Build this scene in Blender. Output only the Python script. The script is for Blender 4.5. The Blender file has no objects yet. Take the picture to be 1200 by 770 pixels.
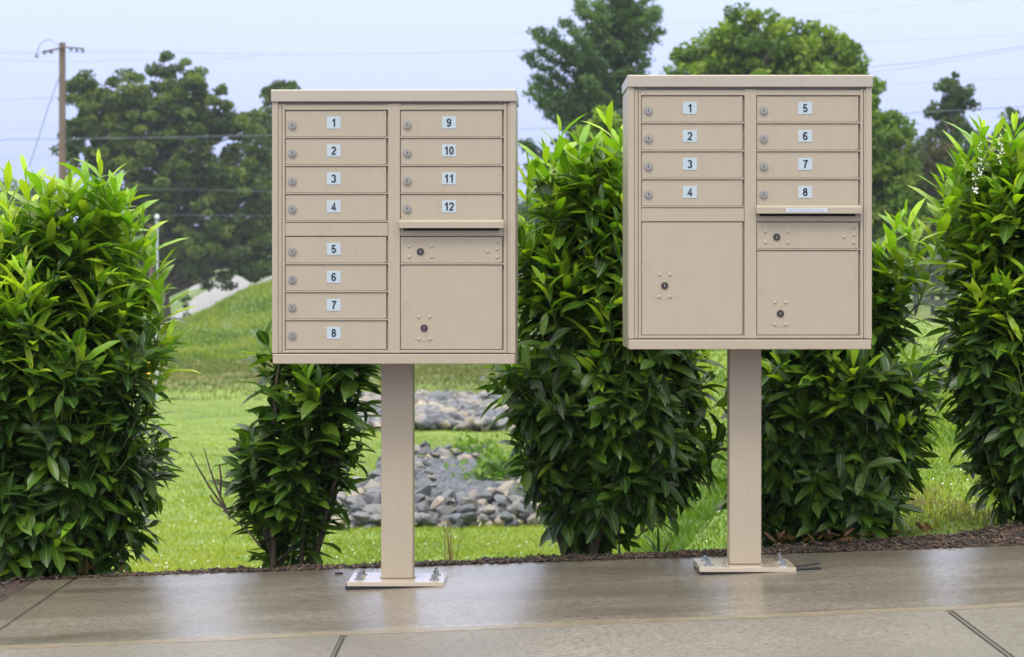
import bpy, bmesh, math, random
import numpy as np
from mathutils import Vector, Matrix, noise as mnoise

random.seed(7)
rng = np.random.default_rng(7)
sc = bpy.context.scene
COL = sc.collection
R = math.radians
F = 3321.0      # focal length of the photograph in pixels of a 1200 px wide frame
HC = 0.967      # camera height
A = 0.042       # cross fall of the pavement

def at(px, py, Y):
    return Vector(((px - 600) / F * Y, Y, HC - (py - 330) / F * Y))

# ------------------------------------------------------------------ helpers
def link(o, parent=None):
    COL.objects.link(o)
    if parent is not None:
        o.parent = parent
    return o

def tag(o, label=None, cat=None, group=None, kind=None):
    if label: o['label'] = label
    if cat: o['category'] = cat
    if group: o['group'] = group
    if kind: o['kind'] = kind
    return o

def empty(name, loc, rz=0):
    o = bpy.data.objects.new(name, None)
    o.location = loc
    o.rotation_euler = (0, 0, rz)
    o.empty_display_size = 0.1
    return link(o)

def obj_bm(name, bm, mats, parent=None, smooth=False):
    me = bpy.data.meshes.new(name)
    bm.to_mesh(me)
    bm.free()
    if not isinstance(mats, (list, tuple)): mats = [mats]
    for m in mats: me.materials.append(m)
    if smooth:
        me.polygons.foreach_set('use_smooth', [True] * len(me.polygons))
    return link(bpy.data.objects.new(name, me), parent)

def obj_np(name, V, Fs, mats, parent=None, smooth=False, attrs=None, fmat=None):
    """V (n,3); Fs: list of int arrays (m,k)"""
    me = bpy.data.meshes.new(name)
    V = np.asarray(V, dtype=np.float32)
    Fs = [f for f in Fs if len(f)]
    nl = sum(f.size for f in Fs); npoly = sum(len(f) for f in Fs)
    me.vertices.add(len(V)); me.vertices.foreach_set('co', V.ravel())
    me.loops.add(nl); me.polygons.add(npoly)
    li = np.concatenate([f.ravel() for f in Fs]).astype(np.int32)
    tot = np.concatenate([np.full(len(f), f.shape[1]) for f in Fs]).astype(np.int32)
    st = np.concatenate([[0], np.cumsum(tot)[:-1]]).astype(np.int32)
    me.loops.foreach_set('vertex_index', li)
    me.polygons.foreach_set('loop_start', st)
    me.polygons.foreach_set('loop_total', tot)
    if not isinstance(mats, (list, tuple)): mats = [mats]
    for m in mats: me.materials.append(m)
    if fmat is not None: me.polygons.foreach_set('material_index', fmat)
    me.update(calc_edges=True)
    me.validate()
    if smooth: me.polygons.foreach_set('use_smooth', [True] * len(me.polygons))
    for k, v in (attrs or {}).items():
        if v.shape[1] == 4:
            a = me.attributes.new(k, 'FLOAT_COLOR', 'POINT')
            a.data.foreach_set('color', v.astype(np.float32).ravel())
        else:
            a = me.attributes.new(k, 'FLOAT_VECTOR', 'POINT')
            a.data.foreach_set('vector', v.astype(np.float32).ravel())
    return link(bpy.data.objects.new(name, me), parent)

def add_box(bm, x0, x1, y0, y1, z0, z1, bev=0.0, mi=0):
    vs = [bm.verts.new(p) for p in ((x0,y0,z0),(x1,y0,z0),(x1,y1,z0),(x0,y1,z0),(x0,y0,z1),(x1,y0,z1),(x1,y1,z1),(x0,y1,z1))]
    fs = []
    for q in ((3,2,1,0),(4,5,6,7),(0,1,5,4),(1,2,6,5),(2,3,7,6),(3,0,4,7)):
        f = bm.faces.new([vs[i] for i in q]); f.material_index = mi; fs.append(f)
    if bev > 0:
        es = list({e for f in fs for e in f.edges})
        r = bmesh.ops.bevel(bm, geom=es, offset=bev, segments=2, affect='EDGES', profile=0.5)
        for f in r['faces']: f.material_index = mi
    return vs

def add_cyl(bm, c, r, h, axis='y', n=20, r2=None, mi=0, bev=0):
    M = {'y': Matrix.Rotation(R(90), 4, 'X'), 'z': Matrix.Identity(4), 'x': Matrix.Rotation(R(90), 4, 'Y')}[axis]
    r = bmesh.ops.create_cone(bm, cap_ends=True, segments=n, radius1=r, radius2=r if r2 is None else r2, depth=h, matrix=Matrix.Translation(c) @ M)
    for v in r['verts']:
        for f in v.link_faces: f.material_index = mi

def add_dome(bm, c, r, flat=0.5, mi=0):
    q = bmesh.ops.create_uvsphere(bm, u_segments=10, v_segments=8, radius=r, matrix=Matrix.Translation(c) @ Matrix.Diagonal((1, flat, 1, 1)))
    for v in q['verts']:
        for f in v.link_faces: f.material_index = mi; f.smooth = True

class Tubes:
    def __init__(s): s.V = []; s.F = []; s.n = 0
    def add(s, pts, rad, k=6):
        pts = [Vector(p) for p in pts]
        rings = []
        for i, p in enumerate(pts):
            d = (pts[min(i + 1, len(pts) - 1)] - pts[max(i - 1, 0)])
            if d.length < 1e-9: d = Vector((0, 0, 1))
            d.normalize()
            u = d.cross(Vector((0.31, 0.87, 0.38))).normalized(); w = d.cross(u)
            r = rad[i] if hasattr(rad, '__len__') else rad
            for j in range(k):
                a = 2 * math.pi * j / k
                s.V.append(p + (u * math.cos(a) + w * math.sin(a)) * r)
        for i in range(len(pts) - 1):
            for j in range(k):
                a = s.n + i * k + j; b = s.n + i * k + (j + 1) % k
                s.F.append((a, b, b + k, a + k))
        s.n += len(pts) * k
    def build(s, name, mat, parent=None):
        V = np.array([tuple(v) for v in s.V]); 
        return obj_np(name, V, [np.array(s.F)], mat, parent, smooth=True)

def _arc(cx, cy, rx, ry, a0, a1, k=16):
    return [(cx + rx * math.cos(R(a0 + (a1 - a0) * i / k)), cy + ry * math.sin(R(a0 + (a1 - a0) * i / k))) for i in range(k + 1)]
DIG = {
 '0': [(_arc(.28, .5, .19, .42, 0, 360, 28), True)],
 '1': [([(.37, 0), (.37, 1.0)], False), ([(.37, .90), (.27, .79), (.12, .72)], False)],
 '2': [(_arc(.28, .69, .20, .225, 172, -35) + [(.26, .30), (.10, .085), (.52, .085)], False)],
 '3': [(_arc(.27, .725, .18, .19, 165, -80), False), (_arc(.27, .295, .21, .21, 82, -165), False)],
 '4': [([(.40, 0), (.40, .93), (.07, .285), (.56, .285)], False)],
 '5': [([(.49, .915), (.17, .915), (.12, .50)] + _arc(.28, .325, .205, .235, 120, -160), False)],
 '6': [(_arc(.28, .315, .195, .225, 0, 360, 24), True), (_arc(.30, .50, .215, .415, 40, 182), False)],
 '7': [([(.05, .915), (.51, .915), (.36, .62), (.27, .36), (.22, 0)], False)],
 '8': [(_arc(.28, .715, .165, .195, 0, 360, 22), True), (_arc(.28, .295, .195, .21, 0, 360, 24), True)],
 '9': [(_arc(.28, .685, .195, .225, 0, 360, 24), True), (_arc(.26, .50, .215, .415, 220, 362), False)],
}
def digit_mesh(body, h, stroke=0.20):
    bm = bmesh.new(); x0 = 0.0; adv = 0.62
    for ch in body:
        for pts, closed in DIG[ch]:
            P = [Vector((p[0] + x0, p[1])) for p in pts]
            if closed: P = P[:-1]
            n_ = len(P); L_, R_ = [], []
            for i in range(n_):
                a_ = P[(i - 1) % n_] if (closed or i > 0) else P[i]; c_ = P[(i + 1) % n_] if (closed or i < n_ - 1) else P[i]
                d1 = (P[i] - a_); d2 = (c_ - P[i])
                if d1.length < 1e-6: d1 = d2
                if d2.length < 1e-6: d2 = d1
                d1.normalize(); d2.normalize()
                n1 = Vector((-d1.y, d1.x)); n2 = Vector((-d2.y, d2.x)); m_ = (n1 + n2)
                m_.normalize(); k_ = min(1.9, 1 / max(0.3, m_.dot(n1))) * stroke / 2
                L_.append(bm.verts.new(((P[i].x + m_.x * k_) * h, 0, (P[i].y + m_.y * k_) * h)))
                R_.append(bm.verts.new(((P[i].x - m_.x * k_) * h, 0, (P[i].y - m_.y * k_) * h)))
            for i in range(n_ if closed else n_ - 1):
                j = (i + 1) % n_; bm.faces.new((R_[i], R_[j], L_[j], L_[i]))
        x0 += adv
    w_ = x0 - adv + 0.56
    for v_ in bm.verts: v_.co.x -= w_ * h / 2; v_.co.z -= h / 2
    me = bpy.data.meshes.new('digit'); bm.to_mesh(me); bm.free(); return me

def text_mesh(body, size, bold=0.012):
    cu = bpy.data.curves.new('txt', 'FONT')
    cu.body = body; cu.size = size; cu.align_x = 'CENTER'; cu.align_y = 'CENTER'
    cu.extrude = 0.0002; cu.offset = bold * size
    o = bpy.data.objects.new('txt', cu); COL.objects.link(o)
    dg = bpy.context.evaluated_depsgraph_get()
    me = bpy.data.meshes.new_from_object(o.evaluated_get(dg))
    bpy.data.objects.remove(o); bpy.data.curves.remove(cu)
    xs = [v.co.x for v in me.vertices]; ys = [v.co.y for v in me.vertices]
    cx = (min(xs) + max(xs)) / 2; cy = (min(ys) + max(ys)) / 2
    me.transform(Matrix.Rotation(R(90), 4, 'X') @ Matrix.Translation((-cx, -cy, 0)))
    return me

def add_mesh(bm, me, loc, mi, sx=1.0):
    of = set(bm.faces); ov = set(bm.verts)
    bm.from_mesh(me)
    for f in bm.faces:
        if f not in of: f.material_index = mi
    for v in [q for q in bm.verts if q not in ov]:
        v.co.x *= sx; v.co += Vector(loc)

# ------------------------------------------------------------------ materials
def mat(name, col=(0.5, 0.5, 0.5), rough=0.5, metal=0.0, **kw):
    m = bpy.data.materials.new(name); m.use_nodes = True
    b = m.node_tree.nodes['Principled BSDF']
    b.inputs['Base Color'].default_value = (*col, 1)
    b.inputs['Roughness'].default_value = rough
    b.inputs['Metallic'].default_value = metal
    for k, v in kw.items(): b.inputs[k].default_value = v
    return m

class N:
    """tiny node helper"""
    def __init__(s, m): s.m = m; s.nt = m.node_tree; s.b = s.nt.nodes.get('Principled BSDF')
    def new(s, t, **kw):
        n = s.nt.nodes.new(t)
        for k, v in kw.items(): setattr(n, k, v)
        return n
    def l(s, a, b): s.nt.links.new(a, b)
    def coord(s, kind='Object', scale=(1, 1, 1)):
        tc = s.new('ShaderNodeTexCoord'); mp = s.new('ShaderNodeMapping')
        mp.inputs['Scale'].default_value = scale
        s.l(tc.outputs[kind], mp.inputs['Vector']); return mp.outputs[0]
    def noise(s, vec, scale, detail=4, rough=0.55, dist=0.0):
        n = s.new('ShaderNodeTexNoise')
        n.inputs['Scale'].default_value = scale; n.inputs['Detail'].default_value = detail
        n.inputs['Roughness'].default_value = rough; n.inputs['Distortion'].default_value = dist
        s.l(vec, n.inputs['Vector']); return n.outputs['Fac']
    def ramp(s, fac, stops):
        r = s.new('ShaderNodeValToRGB'); e = r.color_ramp.elements
        while len(e) < len(stops): e.new(0.5)
        for i, (p, c) in enumerate(stops):
            e[i].position = p; e[i].color = (*c, 1) if len(c) == 3 else c
        s.l(fac, r.inputs[0]); return r.outputs[0]
    def mix(s, fac, a, b, blend='MIX'):
        n = s.new('ShaderNodeMix', data_type='RGBA', blend_type=blend)
        for sock, v in ((n.inputs[0], fac), (n.inputs[6], a), (n.inputs[7], b)):
            if hasattr(v, 'is_output'): s.l(v, sock)
            elif isinstance(v, (int, float)): sock.default_value = v
            else: sock.default_value = (*v, 1)
        return n.outputs[2]
    def math(s, op, a, b=0.0, c=0.0, clamp=False):
        n = s.new('ShaderNodeMath', operation=op); n.use_clamp = clamp
        for i, v in enumerate((a, b, c)):
            if hasattr(v, 'is_output'): s.l(v, n.inputs[i])
            else: n.inputs[i].default_value = v
        return n.outputs[0]
    def bump(s, h, strength=0.3, dist=0.01):
        n = s.new('ShaderNodeBump'); n.inputs['Strength'].default_value = strength
        n.inputs['Distance'].default_value = dist
        s.l(h, n.inputs['Height']); s.l(n.outputs[0], s.b.inputs['Normal'])
    def base(s, c): s.l(c, s.b.inputs['Base Color'])
    def roughness(s, c): s.l(c, s.b.inputs['Roughness'])

def paint_mat(name, col, rough=0.36):
    m = mat(name, col, rough); n = N(m)
    v = n.coord('Object')
    a = n.noise(v, 6, 5); b = n.noise(n.coord('Object', (9, 9, 1.2)), 5, 5, 0.7)
    s = n.noise(v, 420, 2)
    c = n.mix(n.math('MULTIPLY', n.math('SUBTRACT', a, 0.3, clamp=True), 0.5), col, tuple(x * 0.80 for x in col))
    c = n.mix(n.math('MULTIPLY', n.math('SUBTRACT', b, 0.5, clamp=True), 0.9), c, tuple(x * y for x, y in zip(col, (0.74, 0.68, 0.60))))
    n.base(c)
    n.roughness(n.math('ADD', n.math('MULTIPLY', a, 0.22), rough - 0.1))
    n.bump(s, 0.05, 0.0006)
    return m
BEIGE = (0.358, 0.304, 0.230)
M_beige = paint_mat('beige_paint', BEIGE)
M_cap = paint_mat('cap_paint', (0.365, 0.325, 0.268), 0.3)
M_plate = paint_mat('plate_paint', (0.44, 0.37, 0.29), 0.08)
M_scuff = mat('scuff', (0.27, 0.21, 0.15), 0.5)
M_scuff2 = mat('scuff_light', (0.33, 0.26, 0.19), 0.4)
M_groove = mat('recess_shade', (0.29, 0.24, 0.18), 0.6)  # cabinet beige darkened, shade of the door gaps put into the colour
M_steel = mat('lock_steel', (0.36, 0.34, 0.295), 0.38, 0.9)
M_zinc = mat('zinc', (0.30, 0.32, 0.33), 0.35, 0.9)
M_lock_dark = mat('lock_dark', (0.055, 0.045, 0.04), 0.35, 0.5)
M_black = mat('black_rubber', (0.015, 0.016, 0.02), 0.4)
M_slot = mat('slot_dark', (0.01, 0.009, 0.008), 0.8)
M_label = mat('label_white', (0.37, 0.44, 0.48), 0.4)
M_digit = mat('digit_ink', (0.02, 0.03, 0.05), 0.4)
M_text = mat('text_ink', (0.25, 0.33, 0.48), 0.5)
M_flaplabel = mat('flap_label', (0.48, 0.50, 0.54), 0.4)

def leaf_mat(name, trans=0.35, rough=0.3, spec=0.5, veins=True):
    m = bpy.data.materials.new(name); m.use_nodes = True; n = N(m); b = n.b
    at_ = n.new('ShaderNodeAttribute', attribute_name='col')
    c = at_.outputs['Color']
    if veins:
        lu = n.new('ShaderNodeAttribute', attribute_name='luv')
        sp = n.new('ShaderNodeSeparateXYZ'); n.l(lu.outputs['Vector'], sp.inputs[0])
        mid = n.math('LESS_THAN', n.math('ABSOLUTE', sp.outputs[0]), 0.10)
        c = n.mix(n.math('MULTIPLY', mid, 0.45), c, (0.22, 0.36, 0.07))
        # side veins as a fine relief
        w = n.math('SINE', n.math('MULTIPLY', n.math('ADD', n.math('MULTIPLY', sp.outputs[1], 1.0), n.math('MULTIPLY', n.math('ABSOLUTE', sp.outputs[0]), -0.18)), 75.0))
        n.bump(w, 0.12, 0.0015)
        nn = n.noise(n.coord('Object'), 35, 3)
        c = n.mix(n.math('MULTIPLY', nn, 0.3), c, (0.02, 0.06, 0.01))
    n.base(c)
    b.inputs['Roughness'].default_value = rough
    b.inputs['Specular IOR Level'].default_value = spec
    tr = n.new('ShaderNodeBsdfTranslucent')
    c2 = n.mix(1.0, c, (1.5, 1.7, 0.5), 'MULTIPLY'); n.l(c2, tr.inputs['Color'])
    mx = n.new('ShaderNodeMixShader'); mx.inputs[0].default_value = trans
    n.l(b.outputs[0], mx.inputs[1]); n.l(tr.outputs[0], mx.inputs[2])
    n.l(mx.outputs[0], n.nt.nodes['Material Output'].inputs['Surface'])
    return m
M_leaf = leaf_mat('laurel_leaf', 0.30, 0.33, 0.38)
M_tleaf = leaf_mat('tree_leaf', 0.35, 0.55, 0.3, veins=False)
M_grassb = leaf_mat('grass_blade', 0.4, 0.45, 0.35, veins=False)

def bark_mat(name, c1, c2, sc_=(14, 14, 3)):
    m = mat(name, c1, 0.8); n = N(m)
    f = n.noise(n.coord('Object', sc_), 3, 6, 0.7)
    n.base(n.ramp(f, [(0.35, c1), (0.65, c2)])); n.bump(f, 0.6, 0.02)
    return m
M_bark = bark_mat('bark', (0.05, 0.04, 0.032), (0.12, 0.095, 0.075))
M_stem = bark_mat('stem_bark', (0.045, 0.03, 0.022), (0.13, 0.095, 0.065), (60, 60, 14))
M_twig = mat('green_twig', (0.12, 0.17, 0.04), 0.5)
M_pole = bark_mat('pole_wood', (0.10, 0.065, 0.05), (0.20, 0.14, 0.11), (9, 9, 0.6))

# ------------------------------------------------------------------ terrain
def sstep(a, b, x):
    t = np.clip((x - a) / (b - a), 0, 1); return t * t * (3 - 2 * t)

VY = [0, 9.7, 9.95, 10.3, 10.8, 13, 20, 27, 33, 52, 60, 66, 71, 76, 85, 100, 130, 150, 400, 3000]
VZ = [0, -0.011, -0.022, -0.10, -0.2, -0.7, -1.35, -1.68, -1.75, -1.8, -1.68, -1.50, -1.30, -1.25, -1.25, -1.22, -1.35, -1.45, -1.2, -1.2]
def terrain(X, Y, rough=True):
    X = np.asarray(X, float); Y = np.asarray(Y, float)
    vz = np.interp(Y, VY, VZ)
    w = sstep(0.25, 1.7, X) * sstep(9.5, 10.3, Y)
    side = np.interp(Y, [0, 10, 12, 20, 40, 77, 120, 3000], [0, 0.0, 0.0, 0.03, 0.08, 0.09, 0.0, 0])
    z = vz * (1 - w) + side * w
    fade = np.interp(Y, [0, 14, 40], [1, 1, 0.0])
    z = z + A * np.clip(X, -6, 2.2) * fade
    # grassy hill rising to the right behind the left mailbox, and the ground beyond it
    k = np.maximum(Y, 120) / 120.0
    h = np.clip(0.50 * (X / k + 14.4) , 0, 3.2) * sstep(84, 120, Y) * (1 - sstep(-2, 2, X / k))
    z = z + h
    z = z + np.where(X < 0, np.clip((Y - 150) * 0.034, 0, 6) * sstep(150, 165, Y), 0)
    z = z + sstep(84, 95, Y) * (1 - sstep(200, 260, Y)) * (0.10 * np.sin(X * 0.9 + Y * 0.13) * np.sin(Y * 0.21) + 0.06 * np.sin(X * 2.3 + 1) )
    # mottled bank
    z = z + 0.10 * np.exp(-((Y - 72) / 3.0) ** 2) * np.sin(X * 1.7) * np.sin(X * 0.6 + 1) * (1 - w)
    return z

# pavement sheet layout (all follow the cross fall z = A*X)
PE_L, PE_R = 9.87, 9.60     # back edge of slab at X=-1.64 and at X=+1.75
def back_edge(X): return PE_L + (X + 1.6) / 3.35 * (PE_R - PE_L)

def in_paving(X, Y):
    return ((Y < 7.96)) | ((X > -1.66) & (Y < back_edge(X)))

def grid_axis(lims):
    out = []
    for a, b, s in lims:
        out += list(np.arange(a, b, s))
    out.append(lims[-1][1]); return np.array(sorted(set(np.round(out, 4))))
ys = np.concatenate([grid_axis([(-6, 7, 1.0), (7, 14, 0.12), (14, 40, 0.5), (40, 90, 0.8)]), np.geomspace(91, 2500, 90)])
xs = np.concatenate([-np.geomspace(14, 1500, 45)[::-1], grid_axis([(-13.5, -4, 0.5), (-4, 4, 0.12), (4, 13.5, 0.5)]), np.geomspace(14, 1500, 45)])
XX, YY = np.meshgrid(xs, ys)
ZZ = terrain(XX, YY)
nz = np.array([mnoise.noise(Vector((x * 0.9, y * 0.9, 0))) for x, y in zip(XX.ravel(), YY.ravel())]).reshape(XX.shape)
ZZ = ZZ + nz * 0.05 * sstep(10.3, 14, YY) * np.clip(YY / 40, 0.5, 1.5)
pav = ((YY < 8.05)) | ((XX > -1.75) & (YY < back_edge(XX) + 0.08))
ZZ = np.where(pav, A * np.clip(XX, -6, 2.2) - 0.10, ZZ)
V = np.stack([XX.ravel(), YY.ravel(), ZZ.ravel()], 1)
nx = len(xs); ny = len(ys)
ii, jj = np.meshgrid(np.arange(ny - 1), np.arange(nx - 1), indexing='ij')
a = (ii * nx + jj).ravel()
Fq = np.stack([a, a + 1, a + 1 + nx, a + nx], 1)
M_ground = mat('lawn_ground', (0.12, 0.2, 0.03), 0.9); n = N(M_ground)
v = n.coord('Object')
big = n.noise(v, 0.16, 5, 0.6); mid = n.noise(v, 1.3, 5, 0.65); fine = n.noise(v, 14, 4, 0.7)
c = n.ramp(mid, [(0.3, (0.100, 0.165, 0.016)), (0.52, (0.165, 0.245, 0.022)), (0.72, (0.215, 0.265, 0.035))])
c = n.mix(n.ramp(big, [(0.42, (0, 0, 0)), (0.62, (0.7, 0.7, 0.7))]), c, (0.075, 0.135, 0.018))
c = n.mix(n.ramp(fine, [(0.35, (0.55, 0.55, 0.55)), (0.6, (0, 0, 0))]), c, (0.055, 0.10, 0.012))
# the long rough bank: browner, rougher grass between 66 and 80 m
sp = n.new('ShaderNodeSeparateXYZ'); n.l(v, sp.inputs[0])
yb = n.math('ABSOLUTE', n.math('SUBTRACT', sp.outputs[1], 71.5))
msk = n.math('MULTIPLY', n.math('SUBTRACT', 1.0, n.math('DIVIDE', yb, 7.0), clamp=True), 1.4, clamp=True)
rough_c = n.ramp(n.noise(v, 1.6, 6, 0.75), [(0.36, (0.045, 0.07, 0.014)), (0.5, (0.095, 0.12, 0.024)), (0.62, (0.17, 0.115, 0.06))])
c = n.mix(msk, c, rough_c)
far = n.math('DIVIDE', n.math('SUBTRACT', sp.outputs[1], 82.0), 10.0, clamp=True)
c = n.mix(n.math('MULTIPLY', far, 0.85), c, n.ramp(n.noise(n.coord('Object', (1, 0.35, 1)), 2.2, 6, 0.75), [(0.3, (0.04, 0.08, 0.012)), (0.5, (0.065, 0.12, 0.016)), (0.7, (0.11, 0.16, 0.024))]))
n.base(c); n.bump(fine, 0.5, 0.05)
ground = obj_np('ground', V, [Fq], M_ground, smooth=True)
tag(ground, 'bright green lawn dipping behind the pavement and rising to a hill', 'ground', kind='structure')

# --- pavement
def sheet(name, x0, x1, y0f, y1f, z, m, nxs=60, nys=6, thick=0.12, kind=True):
    bm = bmesh.new(); g = []
    for i in range(nxs + 1):
        x = x0 + (x1 - x0) * i / nxs; row = []
        for j in range(nys + 1):
            ya = y0f(x) if callable(y0f) else y0f; yb_ = y1f(x) if callable(y1f) else y1f
            y = ya + (yb_ - ya) * j / nys
            row.append(bm.verts.new((x, y, A * max(-6, min(x, 2.2)) + z)))
        g.append(row)
    top = []
    for i in range(nxs):
        for j in range(nys):
            top.append(bm.faces.new((g[i][j], g[i + 1][j], g[i + 1][j + 1], g[i][j + 1])))
    r = bmesh.ops.extrude_face_region(bm, geom=top)
    for e in r['geom']:
        if isinstance(e, bmesh.types.BMVert): e.co.z -= 0
    for vv in [e for e in r['geom'] if isinstance(e, bmesh.types.BMVert)]: pass
    # original faces become the underside
    for vv in {w_ for row in g for w_ in row}: vv.co.z -= thick
    bmesh.ops.recalc_face_normals(bm, faces=bm.faces)
    edges = [e for e in bm.edges if len(e.link_faces) == 2 and e.calc_face_angle(0) > 1.2 and all(v_.co.z > A * max(-6, min(v_.co.x, 2.2)) + z - thick / 2 for v_ in e.verts)]
    bmesh.ops.bevel(bm, geom=edges, offset=0.006, segments=2, affect='EDGES')
    o = obj_bm(name, bm, m)
    if kind: tag(o, kind='structure')
    return o

def concrete(name, wet):
    m = mat(name, (0.3, 0.27, 0.23), 0.3); n = N(m); v = n.coord('Object')
    streak = n.noise(n.coord('Object', (0.8, 2.4, 1)), 1.3, 6, 0.6, 0.5)
    patch = n.noise(v, 1.1, 4, 0.6, 0.6)
    grain = n.noise(v, 260, 3, 0.7); grit = n.noise(v, 60, 5, 0.75)
    pit = n.new('ShaderNodeTexVoronoi'); pit.inputs['Scale'].default_value = 24; n.l(v, pit.inputs['Vector'])
    pits = n.math('LESS_THAN', pit.outputs['Distance'], 0.11)
    if wet:
        c = n.ramp(streak, [(0.30, (0.105, 0.086, 0.064)), (0.5, (0.175, 0.149, 0.117)), (0.70, (0.255, 0.224, 0.184))])
        c = n.mix(n.ramp(patch, [(0.45, (0, 0, 0)), (0.7, (0.55, 0.55, 0.55))]), c, (0.15, 0.125, 0.088))
        c = n.mix(n.math('MULTIPLY', n.math('SUBTRACT', grit, 0.42, clamp=True), 4.5, clamp=True), c, (0.06, 0.045, 0.03))
        c = n.mix(n.math('MULTIPLY', pits, 0.5), c, (0.05, 0.04, 0.03))
        n.base(c)
        n.b.inputs['Coat Weight'].default_value = 0.6
        n.b.inputs['Coat Roughness'].default_value = 0.25
        r = n.math('ADD', n.math('MULTIPLY', streak, 0.22), n.math('MULTIPLY', patch, 0.42))
        n.roughness(n.math('ADD', r, n.math('MULTIPLY', grit, 0.16)))
        h = n.math('ADD', n.math('MULTIPLY', grain, 0.35), n.math('ADD', n.math('MULTIPLY', n.noise(n.coord('Object', (1.2, 5, 1)), 5, 2), 0.35), n.math('MULTIPLY', n.noise(v, 3, 2), 0.8)))
        n.bump(n.math('ADD', h, n.math('MULTIPLY', grit, 0.9)), 0.30, 0.0022)
    else:
        brush = n.noise(n.coord('Object', (150, 4, 1)), 2.0, 4, 0.7)
        c = n.ramp(patch, [(0.3, (0.155, 0.140, 0.118)), (0.7, (0.235, 0.215, 0.188))])
        c = n.mix(n.math('MULTIPLY', n.math('SUBTRACT', brush, 0.35, clamp=True), 1.6), c, (0.10, 0.085, 0.065))
        c = n.mix(n.math('MULTIPLY', n.math('SUBTRACT', grit, 0.42, clamp=True), 4.0, clamp=True), c, (0.08, 0.065, 0.045))
        c = n.mix(n.math('MULTIPLY', pits, 0.35), c, (0.08, 0.07, 0.055))
        n.base(c); n.roughness(n.math('ADD', n.math('MULTIPLY', patch, 0.25), 0.30))
        n.bump(n.math('ADD', brush, n.math('MULTIPLY', grit, 0.8)), 0.45, 0.002)
    return m
M_wet = concrete('wet_concrete', True); M_dry = concrete('brushed_concrete', False)
M_silt = mat('silt', (0.30, 0.235, 0.16), 0.35); n = N(M_silt)
n.base(n.ramp(n.noise(n.coord('Object', (1, 3, 1)), 22, 5, 0.7), [(0.35, (0.12, 0.095, 0.065)), (0.65, (0.235, 0.19, 0.135))]))
n.bump(n.noise(n.coord('Object'), 120, 4), 0.4, 0.003)

s1 = sheet('pavement', -1.515, 9.0, 7.955, back_edge, 0.0, M_wet, 90, 10)
s2 = sheet('pavement', -1.655, -1.518, 7.955, lambda x: back_edge(x) - 0.02, -0.001, M_wet, 4, 10)
for x0, x1 in ((-12, -7.2), (-7.19, -5.52), (-5.51, -3.83), (-3.82, -2.15), (-2.14, -0.472), (-0.464, 1.210), (1.220, 2.9), (2.91, 4.6), (4.61, 9)):
    sheet('kerb_slab', x0, x1, -6.0, 7.93, 0.001, M_dry, 14, 8)
silt = sheet('silt_line', -9, 9, lambda x: 7.885 + 0.014 * mnoise.noise(Vector((x * 3, 5, 0))), lambda x: 7.985 + 0.035 * mnoise.noise(Vector((x * 2.3, 0, 0))) + 0.012 * mnoise.noise(Vector((x * 11, 0, 0))), 0.002, M_silt, 160, 2, 0.05)
s3 = sheet('pavement_joint', -12, 9, -6.0, 9.4, -0.007, mat('joint_dirt', (0.025, 0.02, 0.015), 0.9), 20, 2, 0.08)
# limit the joint bed to the paved area: it lies under the slabs only
for vtx in s3.data.vertices:
    if vtx.co.x < -1.64 and vtx.co.y > 7.93: vtx.co.y = 7.93

# mulch bed: an uneven strip between pavement and lawn
M_mulch = mat('mulch', (0.06, 0.035, 0.025), 0.85); n = N(M_mulch)
f = n.noise(n.coord('Object'), 45, 5, 0.8)
n.base(n.ramp(f, [(0.35, (0.018, 0.011, 0.009)), (0.6, (0.075, 0.042, 0.030)), (0.75, (0.13, 0.085, 0.06))])); n.bump(f, 0.8, 0.02)
def mulch_far(x):   # far border of the bed
    return float(np.interp(x, [-1.8, -1.2, -0.6, 0.2, 0.75, 1.1, 1.5, 1.9, 9], [10.1, 10.04, 9.98, 9.93, 9.90, 9.95, 10.08, 10.3, 10.9])) + 0.03 * mnoise.noise(Vector((x * 3, 0, 0)))
def mulch_z(x, y):
    z = float(terrain(x, y)) + 0.012
    z += 0.012 * mnoise.noise(Vector((x * 9, y * 9, 3)))
    return z
bm = bmesh.new(); X_ = np.arange(-6, 6.01, 0.06); rows = []
for x in X_:
    y0 = (back_edge(x) - 0.005) if x > -1.655 else 7.94
    y1 = mulch_far(x); row = []
    for j in range(15):
        y = y0 + (y1 - y0) * j / 14
        z = mulch_z(x, y)
        if j == 0: z = A * x - 0.05
        if j == 14: z -= 0.05
        row.append(bm.verts.new((x, y, z)))
    rows.append(row)
for i in range(len(rows) - 1):
    for j in range(14): bm.faces.new((rows[i][j], rows[i + 1][j], rows[i + 1][j + 1], rows[i][j + 1]))
mb = obj_bm('mulch_bed', bm, M_mulch, smooth=True); tag(mb, 'dark brown mulch bed along the back of the pavement', 'mulch bed', kind='structure')

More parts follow.
